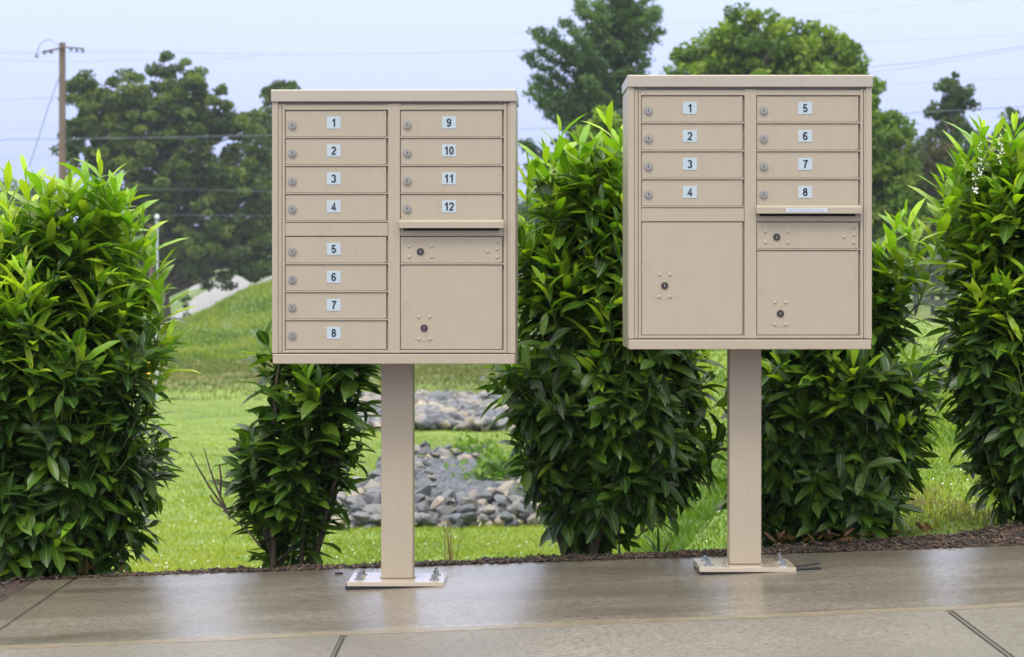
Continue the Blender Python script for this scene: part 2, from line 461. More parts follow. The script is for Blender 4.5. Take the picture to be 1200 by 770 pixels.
# bark chips
def chips(name, n_, xr, m, smin, smax, label, cat, spill=0.03, colors=None, ymin=None):
    P = []; 
    V = []; Fc = []; C = []
    k = 0
    while k < n_:
        x = random.uniform(*xr)
        y0 = (back_edge(x) - spill * random.random() ** 2) if x > -1.68 else 8.0
        y1 = mulch_far(x)
        y = random.uniform(y0, y1)
        if -1.66 < x and y < back_edge(x): z = A * x + 0.003
        else: z = mulch_z(x, y) + random.uniform(-0.004, 0.006)
        L = random.uniform(smin, smax); W = L * random.uniform(0.15, 0.45); T = W * 0.35
        Mx = Matrix.Translation((x, y, z + T)) @ Matrix.Rotation(random.uniform(0, 6.28), 4, 'Z') @ Matrix.Rotation(random.gauss(0, 0.4), 4, 'Y') @ Matrix.Rotation(random.gauss(0, 0.4), 4, 'X')
        o = len(V)
        for sx, sy, sz in ((-1,-1,-1),(1,-.6,-1),(1,.7,-1),(-1,1,-1),(-.8,-.8,1),(.9,-.5,1),(.8,.6,1),(-.9,.7,1)):
            p = Mx @ Vector((sx * L / 2, sy * W / 2, sz * T / 2)); V.append(tuple(p))
        Fc += [(o+3,o+2,o+1,o),(o+4,o+5,o+6,o+7),(o,o+1,o+5,o+4),(o+1,o+2,o+6,o+5),(o+2,o+3,o+7,o+6),(o+3,o,o+4,o+7)]
        c = random.choice(colors); s = random.uniform(0.6, 1.3)
        C += [(c[0]*s, c[1]*s, c[2]*s, 1)] * 8
        k += 1
    o = obj_np(name, np.array(V), [np.array(Fc)], m, attrs={'col': np.array(C)})
    return tag(o, label, cat, kind='stuff')
M_chip = mat('chip', (0.1, 0.06, 0.04), 0.55); n = N(M_chip)
atn = n.new('ShaderNodeAttribute', attribute_name='col'); n.base(atn.outputs['Color'])
CH = [(0.030, 0.018, 0.012), (0.05, 0.028, 0.017), (0.085, 0.048, 0.028), (0.02, 0.014, 0.011), (0.12, 0.075, 0.045)]
chips('bark_chips', 15000, (-2.6, 2.6), M_chip, 0.008, 0.028, 'loose dark brown bark chips scattered on the mulch bed', 'bark chips', 0.04, CH)

# ------------------------------------------------------------------ mailbox units
S = 369.0
def U(px): return (px - 463.0) / S
def ZP(py): return HC - (py - 330) / S + 0.010
YF = -0.23
def make_unit(loc, rz, rows_left, label, group, flap_text, right_numbers, left_big):
    t = empty('cluster_mailbox', loc, rz)
    tag(t, label, 'mailbox', group)
    # cabinet shell
    bm = bmesh.new()
    add_box(bm, -0.3865, 0.3865, YF + 0.016, 0.23, ZP(426), ZP(119.0), 0.002)
    for s in (-1, 1):                                   # outer jambs
        xa, xb = sorted((s * 0.3868, s * 0.3678)); add_box(bm, xa, xb, YF, YF + 0.02, ZP(414), ZP(119.2), 0.0012)
    obj_bm('cabinet', bm, M_beige, t)
    bm = bmesh.new(); add_box(bm, -0.3845, 0.3845, YF - 0.003, YF + 0.02, ZP(426.5), ZP(415.0), 0.0022); obj_bm('bottom_panel', bm, M_beige, t)
    # cap: hood with front lip
    bm = bmesh.new()
    prof = [(YF - 0.007, ZP(119.2)), (YF - 0.007, ZP(106.2)), (YF - 0.003, ZP(104.9)), (0.236, ZP(104.9)), (0.239, ZP(106.5)), (0.239, ZP(116)), (YF + 0.012, ZP(119.2))]
    L_ = [bm.verts.new((-0.3895, y, z)) for y, z in prof]; Rr = [bm.verts.new((0.3895, y, z)) for y, z in prof]
    bm.faces.new(L_); bm.faces.new(list(reversed(Rr)))
    for i in range(len(prof)):
        j = (i + 1) % len(prof); bm.faces.new((L_[i], Rr[i], Rr[j], L_[j]))
    bmesh.ops.recalc_face_normals(bm, faces=bm.faces)
    bmesh.ops.bevel(bm, geom=[e for e in bm.edges if e.calc_face_angle(0) > 1.0], offset=0.0018, segments=2, affect='EDGES')
    cap = obj_bm('cap', bm, M_cap, t)
    # rain drops hanging under the lip of the cap
    bm = bmesh.new(); rr = random.Random(int(loc[0] * 100))
    for _ in range(16):
        x = rr.uniform(-0.37, 0.37); q = rr.uniform(0.0016, 0.0030)
        bmesh.ops.create_uvsphere(bm, u_segments=8, v_segments=6, radius=q, matrix=Matrix.Translation((x, YF - 0.0045, ZP(119.4) - q * 0.6)) @ Matrix.Diagonal((1, 1, 1.4, 1)))
    o = obj_bm('rain_drops', bm, M_water, cap, True); o['kind'] = 'stuff'
    # door frame : stiles and rails
    bm = bmesh.new(); f0, f1 = YF + 0.002, YF + 0.018
    st = [(U(327.6), U(331.6)), (U(332.3), U(335.3)), (U(456.6), U(470.4)), (U(592.3), U(595.6)), (U(596.3), U(600.0))]
    for i, (xa, xb) in enumerate(st):
        add_box(bm, xa, xb, f0 + (0.0012 if i in (0, 4) else 0), f1, ZP(413.6), ZP(121.5), 0.0007)
    add_box(bm, U(335.4), U(592.2), f0 + 0.0004, f1, ZP(128.6), ZP(122.6), 0.0007)
    add_box(bm, U(335.4), U(592.2), f0 + 0.0004, f1, ZP(413.4), ZP(410.2), 0.0007)
    cols = ((335.6, 456.2), (470.8, 592.0))
    doors = {0: [], 1: []}
    rp = [129.0 + 32.8 * i for i in range(4)]
    fill = (261.0, 275.4)
    for ci in (0, 1):
        for y in rp: doors[ci].append((y, y + 31.0))
    lows = [277.2, 310.0, 342.8, 375.6]
    if left_big: doors[0].append((277.2, 409.6))
    else:
        for y in lows: doors[0].append((y, y + 31.0 if y < 375 else 409.6))
    doors[1] += [(277.2, 308.3), (310.2, 409.6)]
    for ci, (xa, xb) in enumerate(cols):
        for (ya, yb) in doors[ci]:
            if yb < 409: add_box(bm, U(xa - .2), U(xb + .2), f0 + 0.0008, f1, ZP(yb + 1.7), ZP(yb + 0.2), 0.0005)
        add_box(bm, U(xa), U(xb), f0 + 0.0022, f1, ZP(fill[1] + 1.0), ZP(fill[0]), 0.0005)
    obj_bm('door_frame', bm, M_beige, t)
    bm = bmesh.new()
    for xa, xb in cols: add_box(bm, U(xa) - 0.001, U(xb) + 0.001, YF + 0.0145, YF + 0.019, ZP(410.4), ZP(128.2))
    obj_bm('door_recess', bm, M_groove, t)
    # doors
    dy = YF + 0.0062
    def rivet(bm, x, y): add_dome(bm, (U(x), dy - 0.0003, ZP(y)), 0.0058, 0.42)
    nums = {0: rows_left, 1: right_numbers}
    for ci, (xa, xb) in enumerate(cols):
        for k, (ya, yb) in enumerate(doors[ci]):
            num = nums[ci][k] if k < len(nums[ci]) else None
            big = num is None
            bm = bmesh.new()
            add_box(bm, U(xa + 0.35), U(xb - 1.9), dy, YF + 0.0142, ZP(yb - 0.2), ZP(ya + 0.5), 0.0009)
            add_box(bm, U(xb - 4.6), U(xb - 2.1), dy - 0.0013, dy + 0.001, ZP(yb - 0.6), ZP(ya + 1.0), 0.0005)
            if big:
                if (yb - ya) < 40:       # collection door
                    nm = 'collection_door'
                    for x, y in ((481.3, 288.7), (507.7, 288.7), (481.3, 301.2), (507.7, 301.2), (584.5, 283.4), (584.5, 292.1), (584.5, 301.5), (573.6, 294.8)): rivet(bm, x, y)
                    lk = (494.4, 294.8)
                else:
                    nm = 'parcel_door'
                    if ci == 1: cx, cy = 498.7, 384.4; ring = (478.9, 358.0)
                    else: cx, cy = 363.0, 351.7; ring = (343.8, 326.9)
                    for ddx in (-6.2, 6.3):
                        for ddy in (-12.9, 13.1): rivet(bm, cx + ddx, cy + ddy)
                    lk = (cx, cy)
                door = obj_bm(nm, bm, M_beige, t)
                if nm == 'parcel_door':
                    T = Tubes()
                    T.add([(U(ring[0]) + 0.0115 * math.cos(q), dy + 0.0001, ZP(ring[1]) + 0.0115 * math.sin(q)) for q in np.linspace(0, 2 * math.pi, 25)], 0.0008, 5)
                    T.build('knockout_ring', M_scuff2, door)
                    T = Tubes(); rad = 28 / S     # worn arc swept by a dangling key
                    T.add([(U(cx) + rad * 1.1 * math.sin(q), dy + 0.0002, ZP(cy - 12) - rad * math.cos(q)) for q in np.linspace(-0.75, 0.8, 22)], [0.0003 + 0.0004 * math.sin(math.pi * i / 21) for i in range(22)], 4)
                    T.build('scratch', M_scuff, door)
                bm = bmesh.new()
                add_cyl(bm, (U(lk[0]), dy - 0.0015, ZP(lk[1])), 0.0112, 0.0035, 'y', 24)
                add_cyl(bm, (U(lk[0]), dy - 0.0036, ZP(lk[1])), 0.0088, 0.0012, 'y', 24, r2=0.0082)
                add_box(bm, U(lk[0]) - 0.0011, U(lk[0]) + 0.0011, dy - 0.0047, dy - 0.004, ZP(lk[1]) - 0.005, ZP(lk[1]) + 0.005, 0, 1)
                obj_bm('lock', bm, [M_lock_dark, M_steel], door)
            else:
                door = obj_bm('mailbox_door', bm, M_beige, t)
                lx, ly = xa + 8.3, ya + 17.3
                bm = bmesh.new()
                add_cyl(bm, (U(lx), dy - 0.002, ZP(ly)), 0.0128, 0.006, 'y', 26, r2=0.0128)
                add_cyl(bm, (U(lx), dy - 0.006, ZP(ly)), 0.0102, 0.0022, 'y', 26)
                add_cyl(bm, (U(lx), dy - 0.0075, ZP(ly)), 0.0062, 0.0016, 'y', 20)
                ang = random.gauss(0, 0.08)
                kk = add_box(bm, -0.0011, 0.0011, dy - 0.0091, dy - 0.0084, -0.0045, 0.0045, 0, 1)
                for v_ in kk:
                    x_, z_ = v_.co.x, v_.co.z
                    v_.co.x = U(lx) + x_ * math.cos(ang) - z_ * math.sin(ang); v_.co.z = ZP(ly) + x_ * math.sin(ang) + z_ * math.cos(ang)
                obj_bm('lock', bm, [M_steel, M_slot], door)
                bm = bmesh.new(); nx_, nyy = xa + 57.0, ya + 14.6
                add_box(bm, U(nx_ - 8.2), U(nx_ + 8.2), dy - 0.0012, dy + 0.001, ZP(nyy + 7.1), ZP(nyy - 7.1), 0.0005)
                add_mesh(bm, digit_mesh(str(num), 0.0262), (U(nx_), dy - 0.0016, ZP(nyy)), 1, 1.0)
                obj_bm('number_label', bm, [M_label, M_digit], door)
    # outgoing mail hood
    bm = bmesh.new()
    prof = [(YF + 0.004, ZP(257.2)), (YF - 0.022, ZP(259.4)), (YF - 0.026, ZP(260.4)), (YF - 0.026, ZP(267.4)), (YF - 0.023, ZP(267.4)), (YF - 0.023, ZP(262.4)), (YF + 0.004, ZP(261.2))]
    L_ = [bm.verts.new((U(469.8), y, z)) for y, z in prof]; Rr = [bm.verts.new((U(592.2), y, z)) for y, z in prof]
    bm.faces.new(L_); bm.faces.new(list(reversed(Rr)))
    for i in range(len(prof)):
        j = (i + 1) % len(prof); bm.faces.new((L_[i], Rr[i], Rr[j], L_[j]))
    for xa_, xb_ in ((469.8, 470.8), (591.2, 592.2)):
        add_box(bm, U(xa_) - 0.0003, U(xb_) + 0.0003, YF - 0.0245, YF + 0.004, ZP(267.2), ZP(260.2))
    bmesh.ops.recalc_face_normals(bm, faces=bm.faces)
    hood = obj_bm('mail_slot_hood', bm, M_beige, t)
    bm = bmesh.new(); add_box(bm, U(474.5), U(586.5), YF + 0.0020, YF + 0.012, ZP(270.4), ZP(261.5)); obj_bm('mail_slot', bm, M_slot, t)
    if flap_text:
        bm = bmesh.new(); c_ = 463 + 48.5
        c_ = 463 + 65.3
        add_box(bm, U(c_ - 24), U(c_ + 24), YF - 0.0268, YF - 0.0258, ZP(266.2), ZP(261.4), 0.0003)
        add_mesh(bm, text_mesh('OUTGOING MAIL', 0.0125, 0.0), (U(c_), YF - 0.0272, ZP(263.8)), 1, 1.18)
        obj_bm('mail_slot_label', bm, [M_flaplabel, M_text], hood)
    # pedestal and base plate
    bm = bmesh.new(); add_box(bm, -0.0518, 0.0518, -0.052, 0.052, 0.0145, ZP(426) + 0.002, 0.004)
    ped = obj_bm('pedestal', bm, M_beige, t)
    for sx in (-1, 1):
        bm = bmesh.new(); add_box(bm, *sorted((sx * 0.0525, sx * 0.058)), -0.03, 0.03, 0.0142, 0.019, 0.001)
        obj_bm('weld_bead', bm, M_plate, ped)
    bm = bmesh.new(); add_box(bm, -0.155, 0.155, -0.15, 0.15, 0.0, 0.0142, 0.0012)
    pl = obj_bm('base_plate', bm, M_plate, t)
    for sx in (-1, 1):
        for sy in (-1, 1):
            bm = bmesh.new(); x, y = sx * 0.121, sy * 0.075
            add_cyl(bm, (x, y, 0.0155), 0.0155, 0.003, 'z', 20)
            add_cyl(bm, (x, y, 0.0225), 0.0105, 0.011, 'z', 6)
            add_cyl(bm, (x, y, 0.028), 0.0055, 0.016 + 0.006 * sy * sx, 'z', 12)
            obj_bm('anchor_bolt', bm, M_zinc, pl)
    return t
M_water = mat('water', (1, 1, 1), 0.02, **{'Transmission Weight': 1.0, 'IOR': 1.33})
G_box = 'cluster mailboxes on pedestals'
u1 = make_unit((U(463) + (463 - 600) / S, 9.23, -0.010), R(-1.2), [1, 2, 3, 4, 5, 6, 7, 8], 'left beige cluster mailbox with twelve numbered doors on a pedestal', G_box, False, [9, 10, 11, 12], False)
u2 = make_unit(((879.0 - 600) / S, 9.23, -0.010 + 17.0 / S), R(0.0), [1, 2, 3, 4], 'right beige cluster mailbox with eight numbered doors and two large parcel doors', G_box, True, [5, 6, 7, 8], True)

# shims under the base plates
def prism_x(bm, x0, x1, y0, y1, zb0, zb1, zt0, zt1):
    P = [(x0,y0,zb0),(x1,y0,zb1),(x1,y1,zb1),(x0,y1,zb0),(x0,y0,zt0),(x1,y0,zt1),(x1,y1,zt1),(x0,y1,zt0)]
    v_ = [bm.verts.new(p) for p in P]
    for q in ((3,2,1,0),(4,5,6,7),(0,1,5,4),(1,2,6,5),(2,3,7,6),(3,0,4,7)): bm.faces.new([v_[i] for i in q])
for u, zt, lab, xs_ in ((u1, -0.010, 'black shim wedged under the base plate of the left mailbox', (-0.535, -0.37)), (u2, -0.010 + 17 / S, 'black shim wedged under the base plate of the right mailbox', (0.61, 0.84))):
    bm = bmesh.new(); x0, x1 = xs_
    prism_x(bm, x0, x1, 9.088, 9.30, A * x0 + 0.0008, A * x1 + 0.0008, zt - 0.0006, zt - 0.0006)
    s = obj_bm('shim', bm, M_black); tag(s, lab, 'shim', None)
bm = bmesh.new(); x0, x1 = 0.90, 0.985
for (ya, yb, za, zb) in ((9.15, 9.18, 0.004, 0.012), (9.10, 9.125, 0.002, 0.003)):
    prism_x(bm, 0.86, 0.995, ya, yb, A * 0.86 + 0.001, A * 0.995 + zb, A * 0.86 + 0.004, A * 0.995 + zb + 0.004)
s = obj_bm('plastic_strip', bm, M_black); tag(s, 'black plastic strips poking out right of the right mailbox base plate', 'plastic strip')

# ------------------------------------------------------------------ leaf builder
def leaf_mesh(P, D, Nn, L, W, colr, droop=0.25, fold=0.35):
    """P base, D dir, Nn upper normal (all (n,3)), L,W (n,), colr (n,3)"""
    n_ = len(P); D = D / np.linalg.norm(D, axis=1, keepdims=True)
    Sd = np.cross(D, Nn); Sd /= np.linalg.norm(Sd, axis=1, keepdims=True) + 1e-9
    Nn = np.cross(Sd, D)
    ts = np.array([0.20, 0.48, 0.78]); ws = np.array([0.64, 1.0, 0.80])
    dr = (droop * rng.uniform(0.3, 1.7, n_))[:, None]
    fo = (fold * rng.uniform(0.4, 1.5, n_))[:, None]
    L_ = L[:, None]; W_ = W[:, None] / 2
    def pt(t): return P + D * (t * L_) - Nn * (dr * t * t * L_)
    Vs = [pt(0.0)]; S_ = [np.zeros(n_)]; T_ = [np.zeros(n_)]
    for t, w in zip(ts, ws):
        c = pt(t)
        for s in (-1, 0, 1):
            Vs.append(c + Sd * (s * w * W_) + (Nn * (fo * w * W_) if s else 0))
            S_.append(np.full(n_, float(s))); T_.append(np.full(n_, t))
    Vs.append(pt(1.0)); S_.append(np.zeros(n_)); T_.append(np.ones(n_))
    V = np.stack(Vs, 1).reshape(-1, 3)
    luv = np.stack([np.stack(S_, 1), np.stack(T_, 1), np.zeros((n_, 11))], 2).reshape(-1, 3)
    o = (np.arange(n_) * 11)[:, None]
    tri = np.concatenate([o + np.array(q) for q in ((0, 2, 1), (0, 3, 2), (7, 8, 10), (8, 9, 10))], 0)
    quad = np.concatenate([o + np.array(q) for q in ((1, 2, 5, 4), (2, 3, 6, 5), (4, 5, 8, 7), (5, 6, 9, 8))], 0)
    C = np.repeat(np.concatenate([colr, np.ones((n_, 1))], 1), 11, 0)
    return V, tri, quad, C, luv

MATURE = np.array([(0.024, 0.058, 0.007), (0.034, 0.080, 0.008), (0.050, 0.108, 0.010), (0.022, 0.055, 0.012)])
MIDG = np.array([(0.095, 0.19, 0.009), (0.13, 0.235, 0.010)])
LIME = np.array([(0.24, 0.42, 0.018), (0.33, 0.50, 0.02), (0.18, 0.36, 0.016), (0.42, 0.54, 0.03)])

def make_bush(name, Y, outline, base_px, label, cat, nshoot, seed, young=0.6, group='laurel shrubs in a row behind the mailboxes', leafL=(0.09, 0.138), trunks=4, extra=(), depth=0.8, gap=-0.12, tr=1.0, upb=0.0):
    r = np.random.default_rng(seed); rnd = random.Random(seed)
    base = at(base_px, 660, Y); bz = float(terrain(base.x, Y)) + 0.0
    root = empty(name, (base.x, Y, bz)); tag(root, label, cat, group)
    O = np.array([base.x, Y, bz])
    pys = np.array([o[0] for o in outline], float)
    zs = HC - (pys - 330) / F * Y
    xl = np.array([(o[1] + 9 - 600) / F * Y for o in outline]); xr = np.array([(o[2] - 9 - 600) / F * Y for o in outline])
    order = np.argsort(zs); zs, xl, xr = zs[order], xl[order], xr[order]
    ztop, zbot = zs[-1], zs[0]
    def prof(z): return (np.interp(z, zs, xl) + np.interp(z, zs, xr)) / 2, np.maximum(0.02, (np.interp(z, zs, xr) - np.interp(z, zs, xl)) / 2)
    tips = []
    while len(tips) < nshoot:
        z = r.uniform(zbot, ztop); c, rr_ = prof(z)
        rmax = np.max((xr - xl) / 2)
        if r.random() > ((rr_ / rmax) * 0.9 + 0.1) * (1 - 0.5 * (z - zbot) / (ztop - zbot)): continue
        ph = r.uniform(0, 2 * math.pi); rho = r.random() ** 0.42
        if mnoise.noise(Vector((math.cos(ph) * rho * rr_ * 5 + seed, math.sin(ph) * rho * rr_ * 5, z * 4.5))) < gap: continue
        # lumps so that the outline is uneven
        lump = 1 + 0.26 * mnoise.noise(Vector((math.cos(ph) * 2 + seed, math.sin(ph) * 2, z * 3.4)))
        tips.append((c + rho * rr_ * lump * math.cos(ph), Y + rho * rr_ * depth * lump * math.sin(ph), z, rho, ph))
    for (px, py) in extra: 
        p = at(px, py, Y - 0.12); tips.append((p.x, p.y, p.z, 1.0, -1.2))
    stems = Tubes(); twigs = Tubes()
    # woody main stems
    mains = []
    nm = trunks
    for k in range(nm):
        ph = 2 * math.pi * k / nm + rnd.uniform(-.4, .4)
        zt = zbot + (ztop - zbot) * rnd.uniform(0.55, 0.85)
        c, rr_ = prof(zt)
        e = Vector((c + rr_ * 0.45 * math.cos(ph), Y + rr_ * 0.4 * math.sin(ph), zt))
        s0 = Vector((base.x + 0.05 * math.cos(ph), Y + 0.05 * math.sin(ph), bz - 0.03))
        pts = []
        for i in range(9):
            t = i / 8
            p = s0.lerp(e, t); c2, _ = prof(p.z)
            bow = math.sin(math.pi * t)
            p += Vector((rnd.gauss(0, 0.012), rnd.gauss(0, 0.012), 0)) + Vector((math.cos(ph), math.sin(ph), 0)) * bow * 0.05
            pts.append(p)
        r0 = rnd.uniform(0.009, 0.016) * tr
        stems.add([p - Vector(O) for p in pts], [r0 * (1 - 0.75 * i / 8) for i in range(9)], 6)
        mains.append(pts)
    allm = [p for m_ in mains for p in m_[3:]]
    P, D, NN, LL, WW, CC = [], [], [], [], [], []
    for ti, (tx, ty, tz, rho, ph) in enumerate(tips):
        tip = Vector((tx, ty, tz)); hfr = (tz - zbot) / (ztop - zbot)
        special = ti >= nshoot
        out = Vector((math.cos(ph), math.sin(ph), 0))
        up = 0.10 + upb + 2.0 * hfr ** 1.2
        d = (out * (0.35 + 0.75 * rho) + Vector((0, 0, up + rnd.gauss(0, 0.25))) + Vector((rnd.gauss(0, .3), rnd.gauss(0, .3), 0))).normalized()
        if special: d = (Vector((rnd.gauss(0, .2), -0.25, 1.0))).normalized()
        long_ = special or (hfr > 0.55 and rho > 0.35 and rnd.random() < 0.75)
        sl = rnd.uniform(0.24, 0.40) if long_ else rnd.uniform(0.14, 0.24)
        if special: sl = 0.34; bump_ = 0
        bend = Vector((0, 0, 1)) * 0.35
        s0 = tip - (d + bend * -0.0).normalized() * sl - Vector((0, 0, sl * 0.25 * (1 - up / 2)))
        mid_ = (s0 + tip) / 2 - Vector((0, 0, 0.02)) + out * 0.01
        # link the shoot back to a woody stem
        if rnd.random() < 0.35 and allm:
            q = min(rnd.sample(allm, min(8, len(allm))), key=lambda m_: (m_ - s0).length + (0.3 if m_.z > s0.z else 0))
            if (q - s0).length < 0.5:
                stems.add([q - Vector(O), (q.lerp(s0, 0.5) - Vector((0, 0, 0.02))) - Vector(O), s0 - Vector(O)], [0.005, 0.0038, 0.003], 4)
        def pos(t): return s0 * (1 - t) ** 2 + mid_ * 2 * t * (1 - t) + tip * t * t
        twigs.add([pos(t) - Vector(O) for t in (0, 0.33, 0.66, 1)], [0.0028, 0.0025, 0.002, 0.0012], 4)
        fresh = special or (rnd.random() < young * max(0, (hfr - 0.38) / 0.62) * (0.35 + 0.65 * rho) * 1.25) or (rnd.random() < 0.05 * rho)
        nl = rnd.randint(12, 17) if long_ else rnd.randint(8, 12)
        a0 = rnd.uniform(0, 6.28)
        for i in range(nl):
            t = 0.12 + 0.88 * i / (nl - 1)
            p = pos(t); ax = ((pos(min(1, t + 0.05)) - pos(t - 0.05))).normalized()
            u = ax.cross(Vector((0.2, 0.9, 0.1))).normalized(); w_ = ax.cross(u)
            a = a0 + i * 2.39996
            rad = u * math.cos(a) + w_ * math.sin(a)
            open_ = math.radians(rnd.uniform(52, 82) if not fresh else rnd.uniform(30, 60)) * (1 - 0.62 * max(0, (t - 0.7) / 0.3))
            if fresh and t > 0.93: open_ *= 0.5
            dd = ax * math.cos(open_) + rad * math.sin(open_)
            if not fresh: dd += Vector((0, 0, -0.42 * (1 - 0.8 * hfr) * (1 - min(1, upb))))
            dd += Vector((rnd.gauss(0, .10), rnd.gauss(0, .10), rnd.gauss(0, .10)))
            nn = ax * math.sin(open_) - rad * math.cos(open_) + Vector((0, 0, 0.5)) + Vector((rnd.gauss(0, .15), rnd.gauss(0, .15), 0))
            L = rnd.uniform(*leafL) * (1.12 if long_ else 0.84) * (0.75 + 0.45 * math.sin(math.pi * min(1, t * 0.85)))
            if t > 0.93: L *= 0.6
            P.append(p); D.append(dd); NN.append(nn); LL.append(L); WW.append(L * (rnd.uniform(0.20, 0.27) if fresh else rnd.uniform(0.29, 0.40)))
            if fresh:
                f_ = min(1, max(0, (t - 0.15) * 1.6)); c = MIDG[rnd.randrange(2)] * (1 - f_) + LIME[rnd.randrange(4)] * f_
            else:
                c = MATURE[rnd.randrange(4)]
                if rnd.random() < 0.25 + 0.35 * max(0, hfr - 0.5): c = c * 0.45 + MIDG[rnd.randrange(2)] * 0.55
                if rnd.random() < 0.0: c = np.array((0.30, 0.11, 0.03))
            CC.append(c * rnd.uniform(0.8, 1.2))
    P = np.array([tuple(v) for v in P]) - O; D = np.array([tuple(v) for v in D]); NN = np.array([tuple(v) for v in NN])
    V, tri, quad, C, luv = leaf_mesh(P, D, NN, np.array(LL), np.array(WW), np.array(CC))
    obj_np('foliage', V, [tri, quad], M_leaf, root, smooth=True, attrs={'col': C, 'luv': luv})
    stems.build('trunk', M_stem, root)
    twigs.build('twigs', M_twig, root)
    return root, O

make_bush('laurel_shrub', 10.15, [(222, 60, 130), (236, 5, 148), (262, -40, 165), (305, -80, 185), (400, -100, 208), (450, -100, 217), (520, -90, 205), (600, -70, 190), (645, -50, 165), (672, -10, 130)], 75, 'tall bushy laurel shrub left of the left mailbox, lime tips along its top', 'shrub', 640, 11, 0.95, gap=-0.08, upb=0.35, extra=((100, 206), (118, 199), (30, 206), (60, 228), (150, 240), (8, 214), (82, 216), (168, 262), (182, 305), (190, 350), (136, 222), (46, 214), (150, 300), (110, 330), (40, 300), (196, 400)))
b2, O2 = make_bush('laurel_shrub', 10.15, [(375, 330, 430), (400, 286, 442), (430, 276, 452), (480, 270, 452), (520, 258, 442), (560, 254, 425), (600, 268, 402), (635, 288, 378), (652, 305, 362)], 345, 'small open laurel shrub under the left mailbox with bare twigs on its left', 'shrub', 135, 23, 0.10, tr=1.1, gap=-0.01, upb=0.9, trunks=8, extra=())
make_bush('laurel_shrub', 10.12, [(182, 640, 735), (200, 620, 765), (240, 600, 790), (300, 588, 815), (400, 575, 848), (460, 580, 852), (500, 598, 850), (550, 608, 830), (572, 612, 805), (596, 634, 768), (612, 654, 728)], 685, 'broad tall laurel shrub between the two mailboxes on a short dark trunk', 'shrub', 760, 35, 0.75, tr=1.9, trunks=5, extra=((656, 156), (678, 163), (712, 148), (698, 172), (638, 180), (620, 202), (728, 168), (722, 200), (735, 290), (690, 225), (652, 240), (642, 448), (670, 300), (700, 480)))
make_bush('laurel_shrub', 10.30, [(290, 985, 1060), (315, 930, 1060), (350, 880, 1064), (400, 862, 1086), (480, 850, 1104), (560, 852, 1100), (610, 868, 1078), (645, 890, 1050)], 985, 'dense laurel shrub directly behind the right mailbox pedestal', 'shrub', 640, 47, 0.5, trunks=5, extra=((1062, 254), (1052, 264), (1074, 272), (1044, 292), (1070, 420), (960, 470)))
b5, O5 = make_bush('laurel_shrub', 10.35, [(175, 1150, 1215), (192, 1120, 1240), (225, 1095, 1275), (300, 1102, 1310), (380, 1094, 1330), (440, 1086, 1335), (500, 1104, 1335), (550, 1135, 1325), (590, 1168, 1310), (625, 1200, 1280)], 1235, 'laurel shrub at the right edge with white flower spikes at its top', 'shrub', 660, 59, 0.75, trunks=5, extra=((1150, 152), (1166, 160), (1190, 149), (1181, 172), (1122, 192), (1106, 214), (1136, 180), (1104, 262), (1142, 328), (1160, 230), (1175, 270)))
# white flower spikes on the right shrub
M_petal = mat('white_petal', (0.75, 0.77, 0.70), 0.6)
for (px, py0, py1) in ((1147, 152, 208), (1171, 156, 192), (1141, 200, 226)):
    V, Fc, k_ = [], [], 0; St = Tubes()
    St.add([at(px + 2 * math.sin(q * 2), py0 + (py1 - py0) * q, 10.02) - Vector(O5) for q in (0, .33, .66, 1)], 0.0013, 4)
    for i in range(26):
        t = random.random() ** 0.8; c0 = at(px + 2 * math.sin(t * 2), py0 + (py1 - py0) * t, 10.02) - Vector(O5)
        a = random.uniform(0, 6.28); c0 += Vector((math.cos(a), math.sin(a), 0)) * random.uniform(0.003, 0.009 + 0.005 * t)
        for q in range(4):
            aa = a + q * 1.57; r_ = random.uniform(0.0018, 0.0038) * (0.6 + 0.6 * t); d = Vector((math.cos(aa), random.uniform(-.8, .2), math.sin(aa))) * r_; e = Vector((-math.sin(aa), 0, math.cos(aa))) * r_ * 0.6
            V += [tuple(c0), tuple(c0 + d * .6 + e), tuple(c0 + d), tuple(c0 + d * .6 - e)]; Fc.append((k_, k_ + 1, k_ + 2, k_ + 3)); k_ += 4
    fs_ = obj_np('flower_spike', np.array(V), [np.array(Fc)], M_petal, b5); St.build('stalk', M_twig, fs_)
T = Tubes(); 
for pts in ([(268, 603), (245, 570), (232, 548), (222, 528)], [(268, 603), (255, 575), (246, 550), (239, 525)], [(262, 595), (250, 588), (246, 580)], [(258, 580), (259, 560), (257, 545)], [(305, 640), (290, 622), (262, 598)]):
    T.add([at(p[0], p[1], 10.05) - Vector(O2) for p in pts], [0.005, 0.004, 0.003, 0.0015][:len(pts)], 5)
T.build('bare_twig', M_stem, b2)

